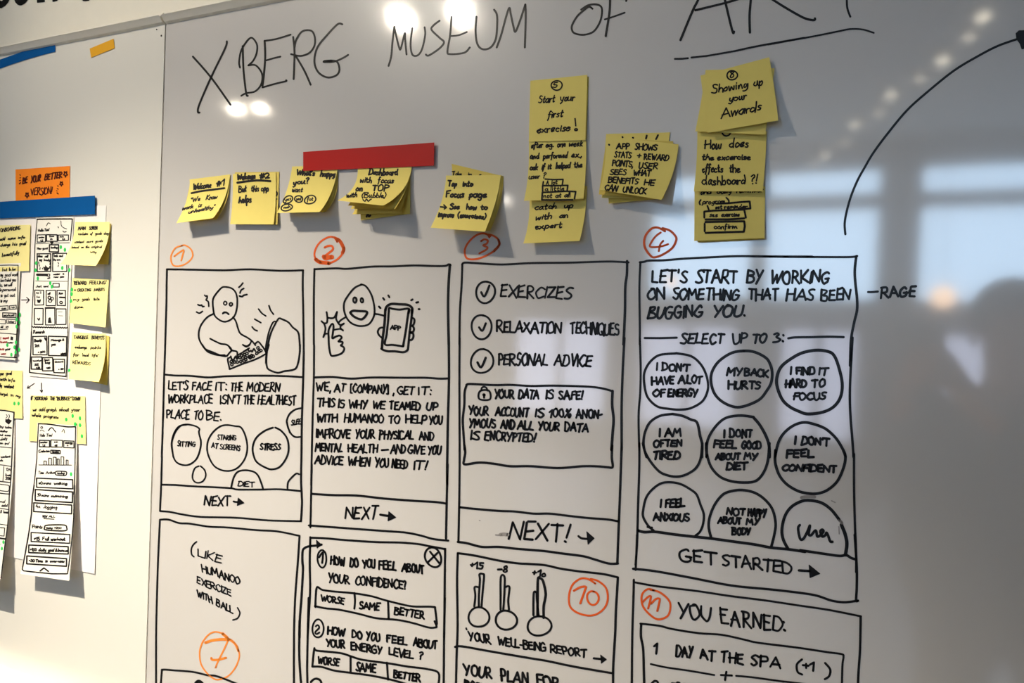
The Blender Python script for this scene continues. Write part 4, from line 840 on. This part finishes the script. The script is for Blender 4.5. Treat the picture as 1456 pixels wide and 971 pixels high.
SL("362,60 355,300 345,500 335,700 325,968", 1.1); SL("712,250 705,450 700,700 700,968", 1.0); RC(385, 150, 525, 335, 1.5); RC(545, 148, 690, 335, 1.4); TX("done 395 440 all 465 520", 185, 188, 24, 1.6); TX("my 405 435 body 455 520", 225, 226, 24, 1.5); TX("kids 560 600 and 612 650", 182, 182, 22, 1.4); TX("by 555 580 me 590 625", 220, 220, 20, 1.3)
for P_ in ("400,235 402,255", "405,265 410,280", "415,295 412,315", "520,240 515,262", "515,280 512,300", "440,300 442,310", "600,240 608,255", "605,270 600,285"): SL(P_, 1.2)
FILL("450,290 468,295 470,275 488,295 508,300 490,322 462,322"); SL("385,368 485,370", 3.2); RC(488, 362, 515, 382, 1.2); TX("ok 492 518", 410, 406, 18, 1.4); TX("water 552 640 is 650 662", 372, 366, 18, 1.4); TX("now 558 605 you 622 662", 398, 396, 18, 1.3)
SL("370,432 540,436 695,436", 0.7); TX("Just 372 430 used 450 500", 498, 498, 24, 1.1); RC(548, 458, 612, 495, 1.2)
for x0, y0, x1, y1 in ((360, 528, 450, 682), (478, 530, 572, 688), (590, 530, 676, 686), (355, 718, 445, 882), (470, 712, 568, 888), (582, 722, 682, 882)): RC(x0, y0, x1, y1, 1.3)
SL("470,712 568,712", 2.2); TX("my 375 400 2 412 425", 562, 560, 18, 1.0); TX("fun 378 430", 604, 602, 16, 1.0); S("388,630 395,655 402,632 408,655 418,628", 1.5); TX("all 495 545", 572, 570, 18, 1.6); EL(510, 605, 14, 14, 1.5); EL(540, 615, 12, 16, 1.4); EL(518, 640, 16, 14, 1.5); TX("Run 610 650", 572, 568, 20, 1.4); SL("618,602 675,604", 2.2); EL(632, 655, 14, 12, 1.5); S("390,820 402,838 410,818", 1.6); FILL("505,820 518,812 530,862 500,862"); SL("600,752 645,752", 0.6); SL("605,792 650,794", 0.6)
P_ = [(335+i*12, 908+(6 if i % 2 else -4)+i*.3) for i in range(31)]; S(P_, 1.5, smooth=False)
at(0, 460, 7.28)
SL("325,85 318,300 308,430 304,505 380,515 520,530 680,548", 1.6); SL("702,85 695,250 690,420 682,548", 1.0); TX("Rewards 345 465", 104, 98, 32, 1.5)
RC(340, 132, 485, 325, 1.5, -2); RC(502, 130, 690, 330, 1.7, 4); TX("Beauty 358 430", 190, 182, 26, 1.9); TX("SPA 360 405", 245, 240, 28, 1.4); TX("+ 392 402 200 415 470", 308, 300, 18, 1.6); S("465,150 475,170", 2.4); TX("Massage 528 635 & 645 662", 182, 178, 22, 1.7); TX("you 532 575", 228, 225, 26, 1.7); TX("+200 628 682", 325, 322, 18, 1.9)
RC(325, 345, 435, 472, 1.7); RC(440, 352, 545, 488, 1.6); RC(555, 368, 668, 508, 1.5); TX("voucher 340 430", 392, 390, 18, 1.3); TX("50% 358 400", 438, 435, 22, 1.2); TX("+ 375 383 30 392 412", 465, 465, 16, 1.8); TX("Sport 455 512", 388, 385, 22, 1.4); TX("bag 468 518", 415, 412, 22, 1.7); TX("+20 478 520", 468, 468, 18, 1.6); TX("discount 568 655", 405, 400, 18, 1.2); TX("+ 605 612 50 628 655", 482, 478, 16, 1.5)
pen(o, name='printed_sketch')
# pale note "if you drag"
o, sh = NOTE('pale yellow sticky note about dragging a bubble down, above the long strip', "318,745 880,752 888,1248 300,1215", (.001, .001), .0020, 'note_pale', group=NL)
on(sh); TX("IF 320 340 YOU 358 405 DRAG 415 492 THE 518 568 ''BUBBLE'' 580 738 DOWN 750 830", 790, 795, 34, 1.6); TX("we 340 375 add 405 465 graph 480 588 about 612 715 your 740 828", 905, 908, 36, 1.4, slant=.1); TX("whole 330 425 progress 452 608", 960, 985, 34, 1.4); pen(o)
# long strip
at(0, 570, 7.28)
o, sh = NOTE('long sketch strip with activity rows, curling off the board at its foot', "385,225 795,255 715,1862 210,1790", (.019, .019), .0036, 'strip', name='sketch_strip', cat='paper', ml="342,1000", mr="778,1000", pw=2.2, nv=20)
on(sh)
S("398,236 500,240 600,255 700,268 780,266", 1.8); SL("398,236 390,400 380,600 360,800 338,968", 1.3); SL("782,268 778,500 775,700 765,968", 1.4)
EL(432, 275, 10, 10, 1.2); S("415,312 430,300 458,315", 0.9); S("500,308 535,275 575,322", 1.4); S("640,320 660,295 668,330", 0.9); TX("Hello 415 465 Tim! 480 542", 368, 365, 26, 1.3)
RC(408, 408, 512, 475, 1.5, 2); RC(526, 405, 645, 475, 1.4, 4); RC(660, 412, 765, 482, 1.4, 4); TX("water 420 505", 435, 435, 18, 1.6); TX("1.2 438 470", 468, 466, 16, 1.2); TX("min 560 600", 432, 432, 18, 1.2); TX("45 565 592", 468, 468, 16, 1.4); TX("energy 675 752", 440, 442, 22, 1.9); TX("11 690 708", 470, 470, 14, 1)
TX("Calories 402 515", 532, 528, 26, 1.6); RC(526, 510, 622, 542, 1.5, 3); TX("today 540 615", 534, 534, 18, 1.6)
SL("402,662 740,664", 1.0)
for a, b, h in ((455, 480, 622), (505, 532, 592), (552, 580, 582), (592, 612, 600), (632, 660, 578), (685, 705, 612)): SL([(a, 660), (a, h), (b, h+2), (b, 660)], 1.2)
TX("Time 400 452 Active 475 568", 756, 752, 28, 1.3); S("590,728 680,732 688,755 670,772 590,768 572,748 590,728", 1.5); TX("today 592 672", 758, 758, 20, 1.6)
RC(378, 798, 752, 895, 1.7, 16); TX("60 402 440 mins 450 530 walking 560 698", 862, 866, 28, 1.6)
at(0, 690, 7.28)
SL("352,0 335,120 325,300 300,480 262,700 230,870 245,885 380,900 540,915 690,915", 1.8); SL("772,0 765,200 762,340 745,540 715,800 698,915", 1.6)
RC(365, 45, 750, 155, 1.9, 24); TX("30 388 420 mins 430 505 swimming 530 705", 112, 128, 28, 1.7); RC(350, 180, 742, 272, 1.8, 22); TX("4x 372 415 Jogging 445 595", 232, 245, 34, 1.5); TX("VIEW 438 490 ALL 505 572", 332, 334, 22, 1.3); SL("455,345 560,350", 1.2)
TX("Points 335 440", 440, 446, 34, 1.5); S("490,412 660,410 690,438 670,470 480,462 462,435 490,412", 1.9); TX("today 480 545 +200 560 660", 450, 452, 20, 1.5)
RC(322, 488, 722, 580, 1.7, 20); TX("+15 350 412 Full 438 508 workout 528 678", 568, 572, 34, 1.9); RC(298, 618, 706, 696, 1.9, 16); TX("+100 312 380 daily 400 480 goal 500 560 & 570 592 bonus 602 700", 680, 688, 30, 1.9); RC(278, 732, 688, 812, 2.0, 26); TX("-30 300 358 Time 368 442 is 470 500 over 520 590 now 600 680", 792, 798, 26, 2.1)
SL("415,885 455,855 500,890", 2.0); pen(o, name='printed_sketch')
# small notes on the right of the strip
at(0, 340, 7.28)
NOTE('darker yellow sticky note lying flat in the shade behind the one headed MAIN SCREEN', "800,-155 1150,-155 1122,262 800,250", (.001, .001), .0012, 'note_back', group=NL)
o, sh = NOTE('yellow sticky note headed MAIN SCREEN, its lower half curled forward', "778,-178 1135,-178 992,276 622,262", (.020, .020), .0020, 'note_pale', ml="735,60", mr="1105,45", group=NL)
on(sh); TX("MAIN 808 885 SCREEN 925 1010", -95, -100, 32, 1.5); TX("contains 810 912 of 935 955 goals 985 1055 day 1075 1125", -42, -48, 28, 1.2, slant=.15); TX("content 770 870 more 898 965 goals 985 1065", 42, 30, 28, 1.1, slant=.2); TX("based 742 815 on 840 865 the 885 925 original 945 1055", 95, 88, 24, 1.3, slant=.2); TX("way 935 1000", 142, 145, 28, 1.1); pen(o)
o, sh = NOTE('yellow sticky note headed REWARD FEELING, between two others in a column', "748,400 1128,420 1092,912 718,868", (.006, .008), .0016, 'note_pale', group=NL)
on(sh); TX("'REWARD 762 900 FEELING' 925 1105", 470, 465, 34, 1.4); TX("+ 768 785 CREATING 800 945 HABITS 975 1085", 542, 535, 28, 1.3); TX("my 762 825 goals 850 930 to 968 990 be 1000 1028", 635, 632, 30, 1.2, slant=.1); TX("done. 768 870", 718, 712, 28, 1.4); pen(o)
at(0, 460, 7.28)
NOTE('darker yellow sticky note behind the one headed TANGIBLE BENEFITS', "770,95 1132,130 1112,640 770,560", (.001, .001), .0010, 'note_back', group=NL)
o, sh = NOTE('yellow sticky note headed TANGIBLE BENEFITS, lowest of its column', "748,88 1092,108 1022,604 708,575", (.010, .014), .0020, 'note_pale', mr="1082,370", group=NL)
on(sh); TX("TANGIBLE 762 915 BENEFITS 950 1082", 158, 162, 32, 1.4); TX("exchange 775 900 points 938 1045", 258, 262, 32, 1.4, slant=.05); TX("for 758 820 'real 850 918 life' 952 1025", 335, 345, 30, 1.4); TX("REWARDS 752 940", 415, 432, 32, 1.3); pen(o)
# green dots
DG = 'small green voting dots'
dots = [(0,340,7.28,[(630,82),(672,110),(375,248),(368,322),(645,298),(718,320),(392,406),(520,455),(537,492),(745,522),(742,568),(735,640),(203,782),(173,830),(198,862),(172,905)]),
        (0,460,7.28,[(76,222),(150,245),(195,268),(162,298),(118,322),(165,195),(718,488),(150,828),(192,828)]),
        (0,570,7.28,[(752,155),(686,192),(828,178),(778,240),(828,250),(848,365),(736,758)]),
        (0,690,7.28,[(36,588),(20,655),(-8,612)])]
sheets_at = []
def near_h(x, y):
    best = .0016
    for sh_, in sheets_at:
        u, v = sh_.inv(x, y)
        if -0.02 <= u <= 1.02 and -0.02 <= v <= 1.02: best = max(best, sh_.h(u, v)+sh_.th+.0002)
    return best
first = None
sheets_at = [(s,) for s in ALL_SHEETS if s is not None]
CL = ['right part of the main screen strip']*2+['left border of the main screen strip']*2+['right part of the main screen strip']*2+['left border of the main screen strip']+['middle of the main screen strip']*2+['left edge of the REWARD FEELING note']*3+['right border of the left chat card']*4
CL += ['red-lettered foot of the left chat card']*6+['TANGIBLE BENEFITS note']+['pale note at the left edge']*2+['note about dragging the bubble']*6+['long activity strip']+['foot of the leftmost curling strip']*3
ORD = ['topmost', 'second from top', 'third from top', 'fourth from top', 'fifth from top', 'lowest']
allp = [(ox+x/s, oy+y/s) for ox, oy, s, L in dots for x, y in L]
for i, (px, py) in enumerate(allp):
    same = sorted([j for j in range(len(allp)) if CL[j] == CL[i]], key=lambda j: (round(allp[j][1]), allp[j][0])); k = same.index(i)
    lab = 'green voting dot on the %s' % CL[i]
    if len(same) > 1: lab += ', ' + ('left of two' if k == 0 else 'right of two') if 'pale note' in CL[i] else ', ' + (ORD[k] if k < len(same)-1 else 'lowest')
    h = near_h(px, py)
    if first is None:
        n = 14; r = .0033
        vs = [Vector((r*math.cos(2*math.pi*q/n), -d, r*1.1*math.sin(2*math.pi*q/n))) for d in (.0002, 0) for q in range(n)]
        fs = [tuple(range(n)), tuple(range(n, 2*n))[::-1]]+[(q, (q+1) % n, n+(q+1) % n, n+q) for q in range(n)]
        d = first = mesh_obj('dot_sticker', vs, fs, M['green'], cat='sticker', group=DG)
    else:
        d = first.copy(); C.objects.link(d)
    d.location = unproj(px, py, h); d['label'] = lab
# bottom-left corner: tip of another pinned paper
at(0, 900, 13.68)
o, sh = NOTE('tip of a white paper scrap at the bottom left corner of the photo', "-260,725 190,770 150,1500 -300,1500", (.004, .006), .0008, 'strip', name='paper_scrap', cat='paper', mr="180,1000")
on(sh); SL("115,865 118,960 110,1100", 2.6); pen(o, 'ink_brown')

# ============================================================ LAMPS AND THE ROOM BEHIND THE CAMERA
def emit(name, col, k):
    m = bpy.data.materials.new(name); m.use_nodes = True; b = m.node_tree.nodes['Principled BSDF']
    b.inputs['Base Color'].default_value = (*col, 1); b.inputs['Emission Color'].default_value = (*col, 1); b.inputs['Emission Strength'].default_value = k
    return m
M['lens_big'] = emit('lamp_lens_bright', (1, .93, .78), 700)
M['lens_mid'] = emit('lamp_lens', (1, .88, .68), 130)
M['lens_tiny'] = emit('lamp_lens_tiny', (1, .9, .75), 22)
M['lens_small'] = emit('lamp_lens_small', (1, .86, .62), 5.5)
M['lens_row'] = emit('lamp_lens_row', (1, .88, .66), 12)
M['bulb'] = emit('pendant_bulb', (1, .66, .40), 5)
def lamp(name, p, aim, r, lens, label, ln=.14, drop=True):
    d = (Vector(aim)-p).normalized()
    t = empty(name, (p.x, p.y, CEILZ), label=label, cat='lamp')
    def ch(nm, prof, m, ax, lc):
        lathe(nm, prof, m, t, axis=ax, loc=lc, n=20)
    ch('lamp_shade', [(r*.35, -ln), (r*.9, -ln*.85), (r*1.15, -.01), (r*1.2, .008), (r*1.05, .008), (r*1.02, -.004), (r*.3, -.006)], M['metal'], d, p)
    ch('lens', [(r, -.003), (r, .001)], lens, d, p)
    if p.z < CEILZ-.05:
        top = p-d*ln; ch('stem', [(.006, 0), (.006, max(CEILZ-top.z, .01))], M['metal'], (0, 0, 1), top)
        ch('ceiling_plate', [(.04, -.012), (.05, 0)], M['metal'], (0, 0, 1), Vector((top.x, top.y, CEILZ)))
    return t
lamp('spot_lamp', WASH[0][0], WASH[0][1], .022, emit('wash_lens', (1, .86, .66), 40), 'ceiling spot lamp close to the left board, nearer to the far side wall')
lamp('spot_lamp', WASH[1][0], WASH[1][1], .022, M['lens_small'], 'ceiling spot lamp close to the left board, nearer to the camera')
for i, p in enumerate(SPOTS): lamp('spot_lamp', p, CAMP-Vector((0.9, 0, 0)), .011 - .003*i, M['lens_mid'], ['spot lamp reflected under the letter X, left of two', 'spot lamp reflected under the letter X, right of two'][i])
for i, p in enumerate(CEIL_BIG): lamp('spot_lamp', p, CAMP-Vector((0.5, 0, 0)), .020, M['lens_big'], ['bright lamp reflected over the first letters of MUSEUM', 'bright lamp reflected over the letter E of MUSEUM'][i], ln=.1)
p = mirrored(720, 285, z=2.75); lamp('spot_lamp', p, (p.x*.5, 0, 1.5), .03, emit('soft_lens', (1, .92, .8), 16), 'lamp reflected as a soft spot right of the Tap into note')
for px, py in ((563, 331), (575, 332)):
    p = mirrored(px, py, z=2.55); lamp('spot_lamp', p, (p.x*.5, 0, 1.5), .009, M['lens_tiny'], 'tiny distant lamp reflected below the red tape, %s of two' % ('left' if px < 570 else 'right'), ln=.08)
for k, (px, py) in enumerate(((1398, 18), (1378, 47), (1341, 81), (1308, 107), (1267, 131), (1250, 157), (1216, 173), (1201, 198), (1173, 217), (1158, 229))):
    p = mirrored(px, py, z=3.08)
    t = empty('ceiling_light', p, label='small round hanging light in the row leading to the windows, number %s from the board' % ['one','two','three','four','five','six','seven','eight','nine','ten'][k], cat='lamp', group='row of small ceiling lights')
    lathe('housing', [(.045, -.02), (.045, .02), (.03, .02)], M['metal'], t, loc=p, n=16); lathe('lens', [(.026, -.024), (.026, -.02)], M['lens_small'] if k % 2 else M['lens_row'], t, loc=p, n=16); lathe('cord', [(.003, .02), (.003, CEILZ-p.z)], M['seam'], t, loc=p, n=8)
for k, (px, py, r) in enumerate(((1341, 422, .10), (955, 400, .06))):
    p = mirrored(px, py, y=-7.2); t = empty('pendant_lamp', (p.x, p.y, CEILZ), label=['warm glass pendant lamp before the far windows, the larger', 'warm glass pendant lamp before the far windows, the smaller'][k], cat='lamp')
    lathe('globe', [(r*math.sin(a)+.001, -r*math.cos(a)) for a in [i*math.pi/10 for i in range(11)]], M['bulb'], t, loc=p); lathe('cord', [(.004, r), (.004, CEILZ-p.z)], M['seam'], t, loc=p, n=8)

# the photographer whose dark reflection stands at the right of the board
def skin(pts, edges):
    me = bpy.data.meshes.new('body'); me.from_pydata([p for p, r in pts], edges, []); o = bpy.data.objects.new('body', me); C.objects.link(o)
    o.modifiers.new('Skin', 'SKIN').use_smooth_shade = True
    for i, (p, r) in enumerate(pts):
        r = r if isinstance(r, tuple) else (r, r); me.skin_vertices[0].data[i].radius = r
    me.skin_vertices[0].data[0].use_root = True
    s = o.modifiers.new('Sub', 'SUBSURF'); s.levels = s.render_levels = 1
    return o
HX, HY = .20, -1.27
P = [((HX-.07, HY, .92), (.21, .13)), ((HX-.07, HY, 1.08), (.20, .11)), ((HX-.04, HY, 1.24), (.20, .11)), ((HX, HY, 1.32), (.11, .09)), ((HX, HY+.01, 1.40), .052), ((HX, HY+.03, 1.47), (.066, .07)), ((HX, HY+.03, 1.56), (.072, .082)), ((HX, HY+.02, 1.61), (.05, .055)),
     ((HX-.17, HY, 1.30), .062), ((HX-.37, HY+.06, 1.08), .06), ((HX-.24, HY+.25, 1.28), .036), ((HX-.205, HY+.33, 1.40), .026), ((HX-.20, HY+.36, 1.45), (.036, .02)),
     ((HX+.17, HY, 1.30), .062), ((HX+.24, HY+.08, 1.08), .052), ((HX+.0, HY+.28, 1.30), .036), ((HX-.11, HY+.33, 1.40), .026), ((HX-.14, HY+.36, 1.45), (.036, .02)),
     ((HX-.09, HY, .82), .09), ((HX-.10, HY+.02, .48), .06), ((HX-.11, HY, .09), .042), ((HX-.11, HY+.14, .045), .036),
     ((HX+.12, HY, .82), .09), ((HX+.13, HY+.02, .48), .06), ((HX+.13, HY, .09), .042), ((HX+.13, HY+.14, .045), .036)]
E = [(0,1),(1,2),(2,3),(3,4),(4,5),(5,6),(6,7),(3,8),(8,9),(9,10),(10,11),(11,12),(3,13),(13,14),(14,15),(15,16),(16,17),(0,18),(18,19),(19,20),(20,21),(0,22),(22,23),(23,24),(24,25)]
# five fingers a hand, short chains rooted in the palm, curling round the phone
for root, sx in ((12, -1), (17, 1)):
    bx, by, bz = P[root][0]
    for k in range(4):
        n0 = len(P); P += [((bx, by+.03, bz+.022-k*.017), .009), ((bx-sx*.02, by+.055, bz+.026-k*.018), .008), ((bx-sx*.035, by+.062, bz+.026-k*.018), .007)]
        E += [(root, n0), (n0, n0+1), (n0+1, n0+2)]
    n0 = len(P); P += [((bx-sx*.015, by+.01, bz+.035), .010), ((bx-sx*.032, by+.02, bz+.05), .008)]; E += [(root, n0), (n0, n0+1)]
M['clothes'] = mat('dark_clothing', (.045, .045, .04), .9, .2, noise=.1)
M['skin'] = mat('skin', (.50, .30, .21), .6, .4)
body = skin(P, E)
dg = bpy.context.evaluated_depsgraph_get(); me = bpy.data.meshes.new_from_object(body.evaluated_get(dg)); bpy.data.objects.remove(body)
t = empty('person', (HX, HY, 0), label='photographer in dark clothes holding up a phone, seen as a dark reflection', cat='person')
me.materials.clear(); me.materials.append(M['clothes']); me.materials.append(M['skin'])
for p_ in me.polygons:
    p_.use_smooth = True; c = p_.center
    p_.material_index = 1 if (c.z > 1.37 and abs(c.x-HX) < .12 and c.y < HY+.2) or c.y > HY+.32 else 0
b = put(bpy.data.objects.new('body', me), t)
def blob(name, c, r, m, par):
    bm = bmesh.new(); bmesh.ops.create_icosphere(bm, subdivisions=3, radius=1)
    for v in bm.verts: v.co = Vector((c[0]+v.co.x*r[0], c[1]+v.co.y*r[1], c[2]+v.co.z*r[2]))
    me_ = bpy.data.meshes.new(name); bm.to_mesh(me_); bm.free(); me_.materials.append(m); return put(bpy.data.objects.new(name, me_), par)
M['hair'] = mat('dark_hair', (.03, .02, .015), .7, .3)
blob('hair', (HX, HY-.005, 1.575), (.088, .095, .082), M['hair'], t)
blob('nose', (HX, HY+.115, 1.51), (.012, .016, .02), M['skin'], t)
for sx in (-1, 1): blob('eye', (HX+sx*.03, HY+.10, 1.535), (.012, .008, .008), M['strip'], t); blob('ear', (HX+sx*.078, HY+.02, 1.52), (.01, .02, .03), M['skin'], t)
blob('mouth', (HX, HY+.10, 1.475), (.022, .008, .006), M['ink_red'], t)
for sx in (-.11, .13):
    box('shoe', (HX+sx-.045, HY-.07, 0), (HX+sx+.045, HY+.2, .08), M['seam'], t, bevel=.03)
ph = box('phone', (-.02, -DIST-.024, CAMZ-.125), (.055, -DIST-.016, CAMZ+.02), M['ink'], bevel=.003, label='dark phone held up by the photographer', cat='phone')
